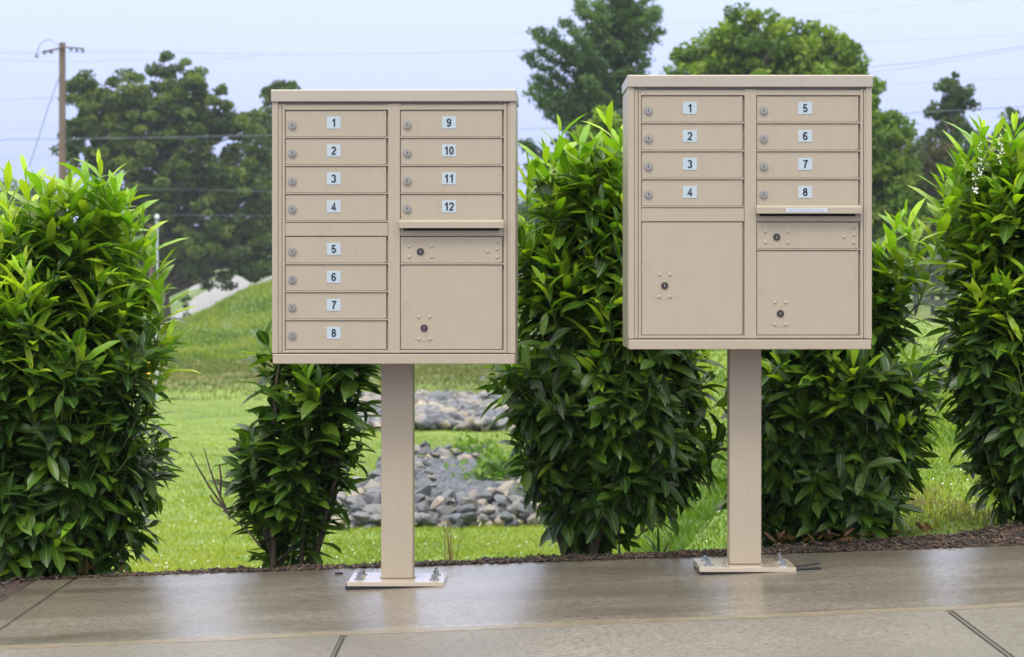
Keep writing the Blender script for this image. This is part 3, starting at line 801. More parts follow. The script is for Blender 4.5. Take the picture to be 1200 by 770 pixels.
# ------------------------------------------------------------------ small plants
def blade_strip(V, Fc, C, p, d, L, W, bend, col, seg=3):
    side = Vector((-d.y, d.x, 0)) if abs(d.z) < 0.999 else Vector((1, 0, 0))
    if side.length < 1e-4: side = Vector((1, 0, 0))
    side.normalize(); o = len(V)
    for i in range(seg + 1):
        t = i / seg
        q = p + d * (L * t) + Vector((d.x, d.y, 0)) * (bend * L * t * t) - Vector((0, 0, bend * 0.6 * L * t * t))
        w = W * (1 - t ** 1.5) + 0.0003
        V.append(tuple(q - side * w)); V.append(tuple(q + side * w)); C.append((*col, 1)); C.append((*col, 1))
    for i in range(seg): Fc.append((o + 2 * i, o + 2 * i + 1, o + 2 * i + 3, o + 2 * i + 2))
def tuft(name, px, py, Y, n_, Lr, W, cols, label, cat, spread=0.5, group=None):
    V, Fc, C = [], [], []
    p0 = at(px, py, Y)
    for _ in range(n_):
        a = random.uniform(0, 6.28); s = random.uniform(0, spread)
        d = Vector((math.cos(a) * s, math.sin(a) * s, 1)).normalized()
        blade_strip(V, Fc, C, Vector((random.gauss(0, .012), random.gauss(0, .012), 0)), d, random.uniform(*Lr), W, random.uniform(0, 0.5), random.choice(cols), 4)
    o = obj_np(name, np.array(V), [np.array(Fc)], M_grassb, attrs={'col': np.array(C)})
    o.location = p0; tag(o, label, cat, group); return o
STRAW = [(0.30, 0.20, 0.12), (0.38, 0.28, 0.17), (0.22, 0.13, 0.08)]
tuft('dry_grass_tuft', 528, 660, 9.98, 16, (0.10, 0.24), 0.0012, STRAW, 'dry straw coloured grass stalks right of the left pedestal', 'grass tuft', 0.35)
tuft('grass_clump', 775, 658, 10.1, 12, (0.10, 0.19), 0.0035, [(0.06, 0.12, 0.03), (0.04, 0.09, 0.03), (0.16, 0.15, 0.06)], 'spiky green grass clump between shrub trunk and right pedestal', 'grass tuft', 1.0)
tuft('dry_grass_tuft', 95, 672, 9.98, 14, (0.06, 0.15), 0.0013, STRAW, 'dry grass blades at the foot of the leftmost shrub', 'grass tuft', 1.2)
tuft('grass_clump', 820, 668, 9.3, 22, (0.015, 0.04), 0.0012, [(0.10, 0.09, 0.05), (0.07, 0.09, 0.03)], 'small weed tuft at the left corner of the right base plate', 'weed', 1.5)

# fallen leaves under the shrubs
def litter(n_, xr, yr, cols, label, Lr=(0.05, 0.10)):
    P, D, NN, LL, WW, CC = [], [], [], [], [], []
    for _ in range(n_):
        x, y = random.uniform(*xr), random.uniform(*yr); a = random.uniform(0, 6.28)
        P.append((x, y, mulch_z(x, y) + random.uniform(0.01, 0.03))); D.append((math.cos(a), math.sin(a), random.gauss(0, .15)))
        NN.append((random.gauss(0, .3), random.gauss(0, .3), 1)); L = random.uniform(*Lr); LL.append(L); WW.append(L * 0.33); CC.append(np.array(random.choice(cols)) * random.uniform(.7, 1.2))
    V, tri, quad, C, luv = leaf_mesh(np.array(P), np.array(D), np.array(NN), np.array(LL), np.array(WW), np.array(CC), -0.4, 0.8)
    o = obj_np('leaf_litter', V, [tri, quad], M_grassb, smooth=True, attrs={'col': C}); tag(o, label, 'leaf litter', kind='stuff')
litter(45, (0.92, 1.5), (9.82, 10.1), [(0.11, 0.05, 0.028), (0.07, 0.035, 0.02), (0.15, 0.08, 0.045)], 'brown fallen leaves under the shrub behind the right mailbox', (0.03, 0.06))
litter(16, (-2.0, -1.3), (9.95, 10.1), [(0.12, 0.06, 0.03), (0.20, 0.12, 0.05)], 'brown fallen leaves under the leftmost shrub', (0.03, 0.06))
# one chip of bark lying on the slab beside the left plate
bm = bmesh.new(); p = at(396, 671, 9.55); add_box(bm, -0.013, 0.013, -0.007, 0.007, 0.0, 0.006, 0.002)
o = obj_bm('bark_chip', bm, M_mulch); o.location = (p.x, 9.6, A * p.x + 0.001); o.rotation_euler[2] = 0.4; tag(o, 'single dark bark chip lying on the pavement behind the left base plate', 'bark chip')

# ------------------------------------------------------------------ grass blades
def grass(n_, sampler, Lr, W, cols, label, name='grass'):
    X, Y = sampler(n_); n_ = len(X)
    Z = terrain(X, Y)
    nzz = np.array([mnoise.noise(Vector((x * 0.9, y * 0.9, 0))) for x, y in zip(X, Y)])
    Z = Z + nzz * 0.05 * sstep(10.3, 14, Y) * np.clip(Y / 40, 0.5, 1.5) - 0.004
    clump = np.array([mnoise.noise(Vector((x * 2.2, y * 2.2, 7))) for x, y in zip(X, Y)])
    L = rng.uniform(Lr[0], Lr[1], n_) * (1 + 0.7 * clump)
    a = rng.uniform(0, 2 * math.pi, n_); s = rng.uniform(0, 0.9, n_)
    D = np.stack([np.cos(a) * s, np.sin(a) * s, np.ones(n_)], 1); D /= np.linalg.norm(D, axis=1, keepdims=True)
    b = rng.uniform(0, 2 * math.pi, n_); Sd = np.stack([np.cos(b), np.sin(b) * 0.5, np.zeros(n_)], 1)
    P = np.stack([X, Y, Z], 1); Wn = (W * rng.uniform(0.6, 1.4, n_))[:, None]; L = L[:, None]
    mid_ = P + D * L * 0.55; tip = P + D * L * 0.9 + np.stack([np.cos(a), np.sin(a), -0.3 * np.ones(n_)], 1) * L * 0.3 * s[:, None]
    V = np.stack([P - Sd * Wn, P + Sd * Wn, mid_ + Sd * Wn * 0.8, mid_ - Sd * Wn * 0.8, tip], 1).reshape(-1, 3)
    o = (np.arange(n_) * 5)[:, None]
    broad = np.array([mnoise.noise(Vector((x * 0.45, y * 0.22, 3))) for x, y in zip(X, Y)])
    cols = np.array(cols); ci = np.clip(((clump * 0.7 + broad * 0.9 + 0.45 + rng.normal(0, 0.22, n_)) * len(cols)).astype(int), 0, len(cols) - 1)
    C = cols[ci] * rng.uniform(0.75, 1.25, (n_, 1)); C = np.repeat(np.concatenate([C, np.ones((n_, 1))], 1), 5, 0)
    ob = obj_np(name, V, [o + np.array((0, 1, 2, 3)), o + np.array((3, 2, 4))], M_grassb, attrs={'col': C})
    return tag(ob, label, 'grass', kind='stuff')
def samp_near(n_):
    Y = rng.uniform(10.2, 19, n_ * 2) ; X = rng.uniform(0.1, 0.22, n_ * 2) * 0 + rng.uniform(0.03, 0.24, n_ * 2) * Y
    mf = np.array([mulch_far(x) for x in X]); ok = Y > mf - 0.03
    return X[ok][:n_], Y[ok][:n_]
GR = [(0.075, 0.14, 0.014), (0.12, 0.195, 0.018), (0.17, 0.235, 0.022), (0.23, 0.27, 0.04)]
grass(90000, samp_near, (0.012, 0.040), 0.0028, GR + [(0.14, 0.12, 0.045)], 'rough bright green grass on the bank right of the right mailbox')
def samp_mid(n_):
    u = rng.uniform(0, 1, n_); Y = 15 / (1 - u * (1 - 15 / 75.0)); X = rng.uniform(0.02, 0.34, n_) * Y; return X, Y
grass(70000, samp_mid, (0.03, 0.08), 0.009, GR, 'rough green grass stretching away to the black fence')
def samp_left(n_):
    u = rng.uniform(0, 1, n_); Y = 21 / (1 - u * (1 - 21 / 66.0)); X = rng.uniform(-0.19, 0.07, n_) * Y; return X, Y
LG = [(0.135, 0.195, 0.016), (0.175, 0.235, 0.020), (0.215, 0.260, 0.026), (0.26, 0.285, 0.045)]
grass(170000, samp_left, (0.03, 0.06), 0.0055, LG, 'short mown yellow green lawn between the shrubs and the rock swale')
def samp_bank(n_):
    Y = np.clip(72.5 + rng.normal(0, 4.6, n_), 62, 90); X = rng.uniform(-0.14, 0.02, n_) * Y; return X, Y
grass(26000, samp_bank, (0.04, 0.13), 0.014, [(0.16, 0.12, 0.06), (0.05, 0.085, 0.014), (0.085, 0.13, 0.02), (0.13, 0.155, 0.03), (0.06, 0.10, 0.016), (0.19, 0.165, 0.07)], 'longer mottled grass on the low bank behind the rocks')
def samp_hill(n_):
    Y = rng.uniform(80, 150, n_); X = rng.uniform(-0.14, -0.07, n_) * Y; return X, Y
grass(45000, samp_hill, (0.10, 0.22), 0.02, [(0.07, 0.125, 0.014), (0.11, 0.17, 0.018), (0.15, 0.20, 0.025), (0.20, 0.23, 0.04)], 'uneven green grass on the hill under the oak')
# white clover heads
bm = bmesh.new()
for _ in range(420):
    u = random.random(); Y = 22 / (1 - u * 0.5); X = random.uniform(-0.14, 0.05) * Y
    bmesh.ops.create_icosphere(bm, subdivisions=1, radius=random.uniform(0.005, 0.010), matrix=Matrix.Translation((X, Y, float(terrain(X, Y)) + 0.06)))
for _ in range(60):
    Y = random.uniform(11, 18); X = random.uniform(0.06, 0.2) * Y
    bmesh.ops.create_icosphere(bm, subdivisions=1, radius=0.0045, matrix=Matrix.Translation((X, Y, float(terrain(X, Y)) + 0.045)))
cl = obj_bm('clover_flowers', bm, M_petal); tag(cl, 'tiny white clover heads dotted over the lawn', 'clover', kind='stuff')

# ------------------------------------------------------------------ riprap
def rock_mat():
    m = mat('riprap', (0.3, 0.3, 0.3), 0.5); n = N(m)
    oi = n.new('ShaderNodeAttribute', attribute_name='col'); v = n.coord('Object')
    oi2 = n.new('ShaderNodeObjectInfo')
    base = n.mix(1.0, n.ramp(oi2.outputs['Random'], [(0.0, (0.035, 0.04, 0.055)), (0.35, (0.075, 0.085, 0.11)), (0.6, (0.14, 0.14, 0.15)), (0.8, (0.23, 0.20, 0.17)), (1.0, (0.38, 0.31, 0.22))]), (1, 1, 1), 'MULTIPLY')
    f = n.noise(v, 9, 5, 0.7)
    n.base(n.mix(n.math('MULTIPLY', f, 0.7), base, (0.08, 0.08, 0.085))); n.bump(f, 0.5, 0.02); return m
M_rock = rock_mat()
def rock_mat2():
    m = mat('riprap_mass', (0.3, 0.3, 0.3), 0.5); n = N(m)
    oi = n.new('ShaderNodeAttribute', attribute_name='col')
    f = n.noise(n.coord('Object'), 9, 5, 0.7)
    n.base(n.mix(n.math('MULTIPLY', f, 0.6), oi.outputs['Color'], (0.06, 0.06, 0.065))); n.bump(f, 0.5, 0.02); return m
M_rock2 = rock_mat2()
def rock_geo(seed, size=1.0):
    rr = random.Random(seed); bm = bmesh.new()
    for _ in range(17):
        d = Vector((rr.gauss(0, 1), rr.gauss(0, 1), rr.gauss(0, 1))).normalized() * rr.uniform(0.42, 0.58)
        bm.verts.new((d.x * 1.3, d.y, d.z * 0.75))
    r = bmesh.ops.convex_hull(bm, input=bm.verts)
    bmesh.ops.delete(bm, geom=[g for g in r['geom_interior'] if isinstance(g, bmesh.types.BMVert)], context='VERTS')
    bmesh.ops.bevel(bm, geom=list(bm.edges), offset=0.018, segments=1, affect='EDGES')
    bmesh.ops.triangulate(bm, faces=bm.faces)
    bm.verts.index_update()
    return bm
rock_meshes = []
for k in range(12):
    bm = rock_geo(100 + k); me = bpy.data.meshes.new('rock'); bm.to_mesh(me); bm.free(); me.materials.append(M_rock); rock_meshes.append(me)
def heap_ok(px, Y):
    # plan of the two heaps, seen as bearing and distance
    if 31.0 <= Y <= 43.5:
        t = (Y - 31) / 12.5; lo = 372 + 95 * max(0, t) ** 0.8; hi = 640 - 75 * t
        return lo < px < hi
    return 52.5 <= Y <= 61.5 and 425 < px < 615
def channel(px, Y): return 34.0 < Y < 40.5 and 505 < px < 575
cand = []
rr = random.Random(5)
Y = 31.1
while Y < 43.5:
    step = 0.19 + 0.004 * (Y - 33)
    px = 372.0
    while px < 640:
        p_ = px + rr.uniform(-6, 6); y_ = Y + rr.uniform(-0.08, 0.08)
        if heap_ok(p_, y_) and not channel(p_, y_): cand.append((p_, y_))
        px += 0.235 * F / Y
    Y += step * 1.6
while len(cand) < 0: pass
Y = 52.5; far = []
while Y < 61.5:
    px = 425.0
    while px < 615:
        p_ = px + rr.uniform(-5, 5); far.append((p_, Y + rr.uniform(-.15, .15))); px += 0.27 * F / Y
    Y += 0.42
def heap_h(px, Y):
    if Y < 45: 
        return 0.16 * min(1, (Y - 30.9) / 0.6)
    return 0.12
vis = [c for c in cand if not (449 < c[0] < 486)]
vis.sort(key=lambda c: c[1])
solo = vis[:290]; rest = vis[290:] + [c for c in cand if 449 <= c[0] <= 486]
for i, (px, Y) in enumerate(solo):
    X = (px - 600) / F * Y; s = rr.uniform(0.13, 0.27) * (1.0 if rr.random() < 0.85 else 1.35)
    o = bpy.data.objects.new('rock', rock_meshes[i % 12]); COL.objects.link(o)
    o.location = (X, Y, float(terrain(X, Y)) + 0.07 + heap_h(px, Y) * rr.uniform(0.2, 1.0))
    o.rotation_euler = (rr.gauss(0, .4), rr.gauss(0, .4), rr.uniform(0, 6.28)); o.scale = (s, s * rr.uniform(.8, 1.1), s * rr.uniform(.7, 1))
    tag(o, 'angular grey or tan stone in the near rock heap behind the left pedestal', 'rock', 'riprap stones of the near heap')
# the rest as one object, plus the under-layer that fills gaps
def rock_mass(lst, name, label, smin, smax, z_add, pal):
    bms = [rock_geo(300 + k) for k in range(6)]
    protos = [(np.array([tuple(v_.co) for v_ in b.verts]), np.array([[v_.index for v_ in f.verts] for f in b.faces])) for b in bms]
    V, Fc, C = [], [], []; o = 0
    for (px, Y) in lst:
        X = (px - 600) / F * Y; s = rr.uniform(smin, smax) * (1.25 if rr.random() < 0.15 else 1.0); v_, f_ = protos[rr.randrange(6)]
        Rm = np.array(Matrix.Rotation(rr.uniform(0, 6.28), 3, 'Z') @ Matrix.Rotation(rr.gauss(0, .5), 3, 'X'))
        P = (v_ * s) @ Rm.T + np.array((X, Y, float(terrain(X, Y)) + z_add(px, Y)))
        V.append(P); Fc.append(f_ + o); o += len(P)
        c = np.array(rr.choice(pal)) * rr.uniform(.7, 1.3); C.append(np.tile((*c, 1), (len(P), 1)))
    ob = obj_np(name, np.concatenate(V), [np.concatenate(Fc)], M_rock2, attrs={'col': np.concatenate(C)})
    return tag(ob, label, 'rocks', kind='stuff')
PAL = [(0.035, 0.04, 0.055), (0.075, 0.085, 0.11), (0.13, 0.135, 0.15), (0.22, 0.20, 0.175), (0.33, 0.28, 0.21)]
under = [(rr.uniform(372, 640), rr.uniform(31.1, 43.3)) for _ in range(3000)]
under = [c for c in under if heap_ok(*c)]
rock_mass(rest + under, 'riprap_stones', 'smaller grey stones packed between and behind the larger ones in the near heap', 0.10, 0.19, lambda p, y: rr.uniform(-0.02, 0.10), PAL)
rock_mass(far + [(rr.uniform(425, 615), rr.uniform(52.5, 61.5)) for _ in range(800)], 'riprap_stones', 'far band of grey riprap stones across the lawn below the bank', 0.18, 0.40, lambda p, y: rr.uniform(0.02, 0.16), PAL + PAL[1:4])
gv = [(rr.uniform(502, 580), rr.uniform(33.8, 40.8)) for _ in range(5200)]
rock_mass(gv, 'gravel', 'slate grey gravel floor in the middle of the near rock heap', 0.05, 0.11, lambda p, y: 0.14 + rr.uniform(-0.03, 0.03), [(0.04, 0.05, 0.075), (0.06, 0.07, 0.10), (0.085, 0.095, 0.12)])

# ------------------------------------------------------------------ trees
def cards(P, size, colr, elong=1.0, up=0.0):
    n_ = len(P)
    a = rng.normal(0, 1, (n_, 3)); a /= np.linalg.norm(a, axis=1, keepdims=True)
    b = rng.normal(0, 1, (n_, 3)); b[:, 2] += up; b -= (a * b).sum(1, keepdims=True) * a; b /= np.linalg.norm(b, axis=1, keepdims=True) + 1e-9
    s = (size * rng.uniform(0.6, 1.4, n_))[:, None]
    nrm = np.cross(a, b)
    V = np.stack([P - b * s * elong, P + a * s * 0.55 + nrm * s * .15, P + b * s * elong, P - a * s * 0.55 + nrm * s * .15], 1).reshape(-1, 3)
    o = (np.arange(n_) * 4)[:, None]
    C = np.repeat(np.concatenate([colr, np.ones((n_, 1))], 1), 4, 0)
    return V, o + np.array((0, 1, 2, 3)), C

def tree(name, Y, lobes, trunk_px, base_py, label, cols, n_clumps, per, csize, leaf, group='trees standing beyond the lawn', seed=1, trunk_r=0.3, cat='tree', flat=0.7, zb=None, limb_r=0.10, depthf=0.8):
    """lobes: (px, py, rx_px, ry_px)"""
    r = np.random.default_rng(seed); rnd = random.Random(seed)
    b = at(trunk_px, base_py, Y)
    if zb is not None: b.z = zb
    root = empty(name, b); tag(root, label, cat, group); O = np.array(b)
    T = Tubes()
    tot = sum(l[2] * l[3] for l in lobes); centers = []
    for (px, py, rx, ry) in lobes:
        c = at(px, py, Y); rX = rx / F * Y; rZ = ry / F * Y; k = max(1, int(n_clumps * rx * ry / tot))
        for _ in range(k):
            d = r.normal(0, 1, 3); d /= np.linalg.norm(d); rho = r.random() ** 0.35
            q = np.array([c.x + d[0] * rX * rho, Y + d[1] * max(rX, rZ) * depthf * rho, c.z + d[2] * rZ * rho])
            centers.append(q)
    centers = np.array(centers)
    # trunk and limbs
    allx = [at(l[0], l[1], Y) for l in lobes]
    top = max(allx, key=lambda p: p.z)
    tp = [Vector(b) + (Vector(top) - Vector(b)) * t + Vector((rnd.gauss(0, .12), rnd.gauss(0, .12), 0)) * (1 if 0 < t < 1 else 0) for t in np.linspace(0, 1, 9)]
    tp[0].z -= 0.4
    T.add([p - b for p in tp], [trunk_r * (1.25 if i == 0 else 1) * (1 - 0.85 * i / 8) for i in range(9)], 9)
    for i in range(len(centers)):
        if i % 3 == 0:
            q = Vector(centers[i]); k = int(np.clip(np.interp(q.z - b.z, [p.z - b.z for p in tp], range(9)) - 1.5, 1, 7))
            s0 = tp[k]; m_ = s0.lerp(q, 0.5) + Vector((0, 0, 0.12 * (q - s0).length)) + Vector((rnd.gauss(0, .2), rnd.gauss(0, .2), 0))
            T.add([s0 - b, m_ - b, q - b], [limb_r, limb_r * 0.6, limb_r * 0.15], 5)
    # leaves: flattened shells
    n_ = len(centers) * per
    ci = np.repeat(np.arange(len(centers)), per)
    d = r.normal(0, 1, (n_, 3)); d /= np.linalg.norm(d, axis=1, keepdims=True)
    cs = csize * r.uniform(0.6, 1.35, len(centers))
    rad = (cs[ci] * r.random(n_) ** 0.45)[:, None]
    P = centers[ci] + d * rad * np.array([1, 1, flat])
    cols = np.array(cols); tint = r.integers(0, len(cols), len(centers)); jitter = r.uniform(0.75, 1.25, (n_, 1))
    C = cols[tint][ci] * jitter
    V, Fq, Cc = cards(P - O, leaf, C)
    obj_np('crown', V, [Fq], M_tleaf, root, attrs={'col': Cc})
    T.build('trunk', M_bark, root)
    return root

OAK = [(0.065, 0.105, 0.018), (0.095, 0.145, 0.022), (0.045, 0.080, 0.018), (0.13, 0.18, 0.028)]
BRI = [(0.09, 0.165, 0.016), (0.135, 0.215, 0.020), (0.18, 0.26, 0.024), (0.07, 0.13, 0.016)]
DRK = [(0.045, 0.085, 0.020), (0.065, 0.11, 0.022), (0.035, 0.070, 0.018)]
tree('oak_tree', 150, [(195, 105, 45, 42), (135, 140, 50, 55), (100, 110, 25, 28), (235, 125, 38, 45), (255, 185, 60, 60), (110, 165, 45, 45), (180, 190, 80, 70), (230, 260, 75, 55), (150, 250, 60, 60), (290, 230, 45, 55), (260, 300, 70, 38), (165, 310, 55, 40), (300, 290, 45, 35)], 192, 385, 'large dark oak tree left of the left mailbox, spreading over the lawn', OAK, 1050, 100, 0.46, 0.135, seed=3, trunk_r=0.42, flat=0.62)
tree('oak_tree', 158, [(330, 108, 22, 18), (345, 150, 45, 42), (380, 190, 70, 60), (315, 150, 28, 25), (370, 270, 75, 60), (330, 225, 45, 60)], 385, 345, 'dark oak tree half hidden behind the left mailbox', OAK, 480, 100, 0.50, 0.135, seed=4, trunk_r=0.35)
tree('deciduous_tree', 90, [(878, 50, 60, 38), (945, 58, 58, 38), (828, 78, 46, 36), (985, 85, 34, 38), (800, 110, 30, 35), (1012, 130, 30, 45), (900, 130, 110, 70), (850, 190, 80, 60), (980, 170, 60, 60), (920, 230, 110, 60)], 900, 365, 'bright green round tree rising behind the right mailbox', BRI, 760, 100, 0.38, 0.10, seed=5, trunk_r=0.25)
tree('deciduous_tree', 84, [(1035, 165, 32, 38), (1025, 215, 50, 45), (1045, 260, 45, 45), (1000, 270, 50, 50), (1050, 300, 50, 35)], 1030, 362, 'mid green tree at the right side of the right mailbox', BRI[:1] + OAK[3:] + BRI[3:], 380, 100, 0.36, 0.09, seed=6, trunk_r=0.18)
tree('small_tree', 70, [(712, 140, 20, 22), (700, 165, 26, 26), (725, 185, 30, 30), (700, 220, 36, 40), (715, 270, 36, 45)], 710, 360, 'yellow green small tree left of the right mailbox, low in front of the pine', [(0.16, 0.25, 0.02), (0.19, 0.27, 0.03)], 70, 110, 0.26, 0.07, seed=7, trunk_r=0.12)
tree('slender_tree', 125, [(1116, 92, 14, 18), (1108, 118, 24, 22), (1128, 118, 18, 24), (1113, 150, 24, 26), (1090, 128, 9, 9), (1115, 200, 28, 45), (1115, 260, 24, 50)], 1115, 350, 'slender sparse tree standing above the others against the sky at right', DRK + OAK[:1], 170, 60, 0.28, 0.10, seed=8, trunk_r=0.16, flat=0.8)
tree('russet_tree', 110, [(1090, 185, 22, 26), (1075, 215, 22, 26), (1100, 230, 25, 30), (1085, 270, 30, 36)], 1088, 352, 'tree with russet tinted leaves between the mid green tree and right shrub', [(0.085, 0.07, 0.03), (0.06, 0.075, 0.028), (0.05, 0.07, 0.025)], 80, 110, 0.42, 0.10, seed=9, trunk_r=0.16)
tree('deciduous_tree', 135, [(1075, 180, 34, 28), (1150, 185, 45, 30), (1200, 180, 45, 36), (1120, 230, 60, 45), (1200, 240, 60, 50), (1130, 290, 80, 40), (1250, 200, 60, 60)], 1165, 346, 'wide dark tree behind the right edge shrub', DRK + OAK[:2], 420, 80, 0.50, 0.13, seed=10, trunk_r=0.3)
tree('bare_topped_tree', 120, [(1184, 132, 9, 12), (1192, 150, 14, 14), (1180, 158, 12, 10)], 1190, 350, 'thin wispy tree top at the right edge of the sky', DRK, 22, 34, 0.30, 0.09, seed=12, trunk_r=0.10)
tree('hedge_tree', 98, [(1060, 320, 45, 26), (1110, 315, 45, 28), (1150, 325, 40, 24), (1010, 322, 40, 24), (1200, 320, 50, 30)], 1100, 366, 'low dark bushy tree behind the black board fence', DRK, 120, 110, 0.45, 0.10, seed=13, trunk_r=0.12)
# far trees seen low in the gaps
tree('distant_tree', 260, [(20, 235, 40, 22), (55, 245, 30, 18), (-30, 245, 45, 24)], 20, 330, 'pale distant tree low at the left edge behind the shrub', OAK, 70, 90, 0.9, 0.22, seed=14, trunk_r=0.25)
tree('distant_tree', 230, [(622, 250, 30, 22), (595, 262, 36, 26), (660, 270, 40, 30), (560, 270, 40, 26)], 620, 330, 'distant dark tree low between the mailboxes', DRK, 90, 90, 0.9, 0.2, seed=15, trunk_r=0.25)
tree('sapling', 118, [(218, 352, 5, 8), (217, 364, 4, 6)], 218, 378, 'tiny sapling on the crest of the hill under the oak', DRK, 10, 30, 0.14, 0.06, seed=16, trunk_r=0.03, limb_r=0.01)
# woodland rings so that the view stays closed to the sides
for k, (px, Y, rx, top_) in enumerate(((-420, 170, 180, 140), (-150, 190, 150, 170), (1420, 150, 160, 140), (1700, 160, 180, 120))):
    tree('distant_tree', Y, [(px, 250, rx, 80), (px - rx * .5, 240, rx * .6, 60), (px + rx * .5, 260, rx * .6, 60)], px, 345, 'tree beyond the side of the picture', DRK + OAK, 120, 90, 0.9, 0.2, seed=20 + k, trunk_r=0.3)

# pine
def pine():
    Y = 110; b = at(712, 352, Y); b.z = 0.0
    root = empty('pine_tree', b); tag(root, 'tall blue green pine tree between the two mailboxes reaching out of frame', 'tree', 'trees standing beyond the lawn')
    T = Tubes(); rnd = random.Random(8)
    top = at(728, -22, Y)
    T.add([Vector((0, 0, -.3)), (top - b) * 0.5 + Vector((-.1, 0, 0)), top - b], [0.28, 0.17, 0.03], 8)
    P = []; C = []
    pal = [(0.065, 0.125, 0.036), (0.09, 0.16, 0.042), (0.05, 0.10, 0.032)]
    h = top.z
    def half(z, ang):
        py = 330 - (z - HC) * F / Y; left = math.cos(ang) < 0
        xs_l = np.interp(py, [-22, 10, 45, 80, 110, 150, 200, 260, 330], [8, 26, 62, 92, 112, 124, 130, 120, 60])
        xs_r = np.interp(py, [-22, 10, 35, 50, 90, 120, 160, 260, 330], [5, 22, 50, 62, 50, 40, 50, 60, 50])
        return (xs_l if left else xs_r) / F * Y
    z = 1.6
    while z < h - 0.15:
        a00 = rnd.uniform(0, 6.28); nb = 5
        for kb in range(nb):
            ang = a00 + kb * 2 * math.pi / nb + rnd.uniform(-.3, .3); lf = half(z, ang) * (rnd.uniform(0.75, 1.1) if rnd.random() < 0.7 else rnd.uniform(0.4, 0.7))
            lf = max(0.25, lf); s0 = Vector((0, 0, z + rnd.uniform(-.1, .1))) + Vector(((top.x - b.x) * z / h, 0, 0))
            rise = rnd.uniform(0.15, 0.42) + 0.35 * (z / h)
            e = s0 + Vector((math.cos(ang) * lf, math.sin(ang) * lf * 0.85, lf * rise))
            m_ = (s0 + e) / 2 - Vector((0, 0, 0.12 * lf))
            T.add([s0, m_, e], [0.05, 0.03, 0.01], 4)
            tuf = max(5, int(lf * 10)); col = pal[rnd.randrange(3)]
            for i in range(tuf):
                t = 0.22 + 0.78 * (i + rnd.random()) / tuf
                c = s0 * (1 - t) ** 2 + m_ * 2 * t * (1 - t) + e * t * t
                sp_ = 0.20 * (1.15 - t)+0.05
                c = c + Vector((rnd.gauss(0, sp_), rnd.gauss(0, sp_), rnd.gauss(0.03, .05)))
                q = np.random.default_rng(rnd.randrange(10 ** 6)).normal(0, 1, (30, 3)) * np.array([0.13, 0.13, 0.06])
                P.append(q + np.array(c)); C.append(np.tile(col, (30, 1)))
        z += rnd.uniform(0.42, 0.62) * (0.55 + 0.45 * (1 - z / h))
    P = np.concatenate(P); C = np.concatenate(C) * rng.uniform(0.7, 1.3, (len(P), 1))
    V, Fq, Cc = cards(P, 0.062, C, elong=1.6, up=0.6)
    V[:, 2] += 0
    obj_np('crown', V, [Fq], M_tleaf, root, attrs={'col': Cc}); T.build('trunk', M_bark, root)
pine()

# weeds by the rocks
def weed(name, px, py, Y, n_, rad, label):
    p0 = at(px, py, Y); p0.z = float(terrain(p0.x, Y)) + 0.0
    q = rng.normal(0, 1, (n_, 3)) * np.array([rad, rad * .7, rad * 0.55]) + np.array((0, 0, rad * 0.9)); q[:, 2] = np.abs(q[:, 2])
    nn = rng.normal(0, .5, (n_, 3)) + np.array((0, 0, 1)); D = rng.normal(0, 1, (n_, 3)) + np.array((0, 0, .4))
    L = rng.uniform(0.07, 0.13, n_); cols = np.array([(0.10, 0.19, 0.02), (0.15, 0.25, 0.025), (0.07, 0.15, 0.02)])[rng.integers(0, 3, n_)]
    V, tri, quad, C, luv = leaf_mesh(q, D, nn, L, L * 0.5, cols)
    root = empty(name, p0); tag(root, label, 'plant'); obj_np('foliage', V, [tri, quad], M_grassb, root, smooth=True, attrs={'col': C})
    T = Tubes()
    for _ in range(12): T.add([Vector((0, 0, 0)), Vector((random.gauss(0, rad * .4), random.gauss(0, rad * .3), rad * 0.7)), Vector((random.gauss(0, rad * .9), random.gauss(0, rad * .6), rad * random.uniform(1, 1.9)))], [0.006, 0.004, 0.002], 4)
    T.build('stem', M_twig, root)
weed('weed_plant', 600, 572, 36.5, 1300, 0.25, 'leafy light green weed plant growing among the rocks left of the middle shrub')
weed('weed_plant', 556, 535, 42.0, 350, 0.2, 'low thin weed at the top edge of the near rock heap')

# ------------------------------------------------------------------ poles, wires
M_wire = mat('wire', (0.15, 0.18, 0.23), 0.6)
M_galv = mat('galvanised', (0.42, 0.45, 0.47), 0.45, 0.4)
M_ins = mat('insulator', (0.06, 0.05, 0.05), 0.3)
YP = 120.0
pb = at(73, 388, YP); zt = at(73, 50, YP).z
root = empty('utility_pole', (pb.x, YP, pb.z)); tag(root, 'tall brown wooden utility pole at the left with a small crossarm', 'utility pole')
T = Tubes(); T.add([Vector((0, 0, -0.5)), Vector((0, 0, zt - pb.z))], [0.17, 0.135], 12); T.build('pole', M_pole, root)
def loc(px, py, Y=YP): return at(px, py, Y) - pb
bm = bmesh.new()
T = Tubes(); T.add([loc(50, 61, 119.8), loc(73, 56, 119.8)], 0.045, 5); T.add([loc(73, 55, 119.8), loc(98, 57, 119.8)], 0.035, 5); T.build('crossarm', M_pole, root)
for px, py in ((43, 64), (52, 60), (60, 59), (83, 56), (90, 57), (97, 58)):
    bm = bmesh.new(); p = loc(px, py, 119.8)
    for k in range(3): add_cyl(bm, (p.x, p.y, p.z - 0.06 * k), 0.08, 0.035, 'z', 10)
    obj_bm('insulator', bm, M_ins, root)
T = Tubes(); T.add([loc(43, 62, 119.8), loc(48, 50, 119.8), loc(58, 46, 119.8), loc(70, 54, 119.8)], 0.018, 4); T.add([loc(70, 88, 119.8), loc(55, 130, 119.6), loc(44, 165, 119.4), loc(34, 196, 119.2)], 0.022, 4); T.build('guy_wire', M_wire, root)
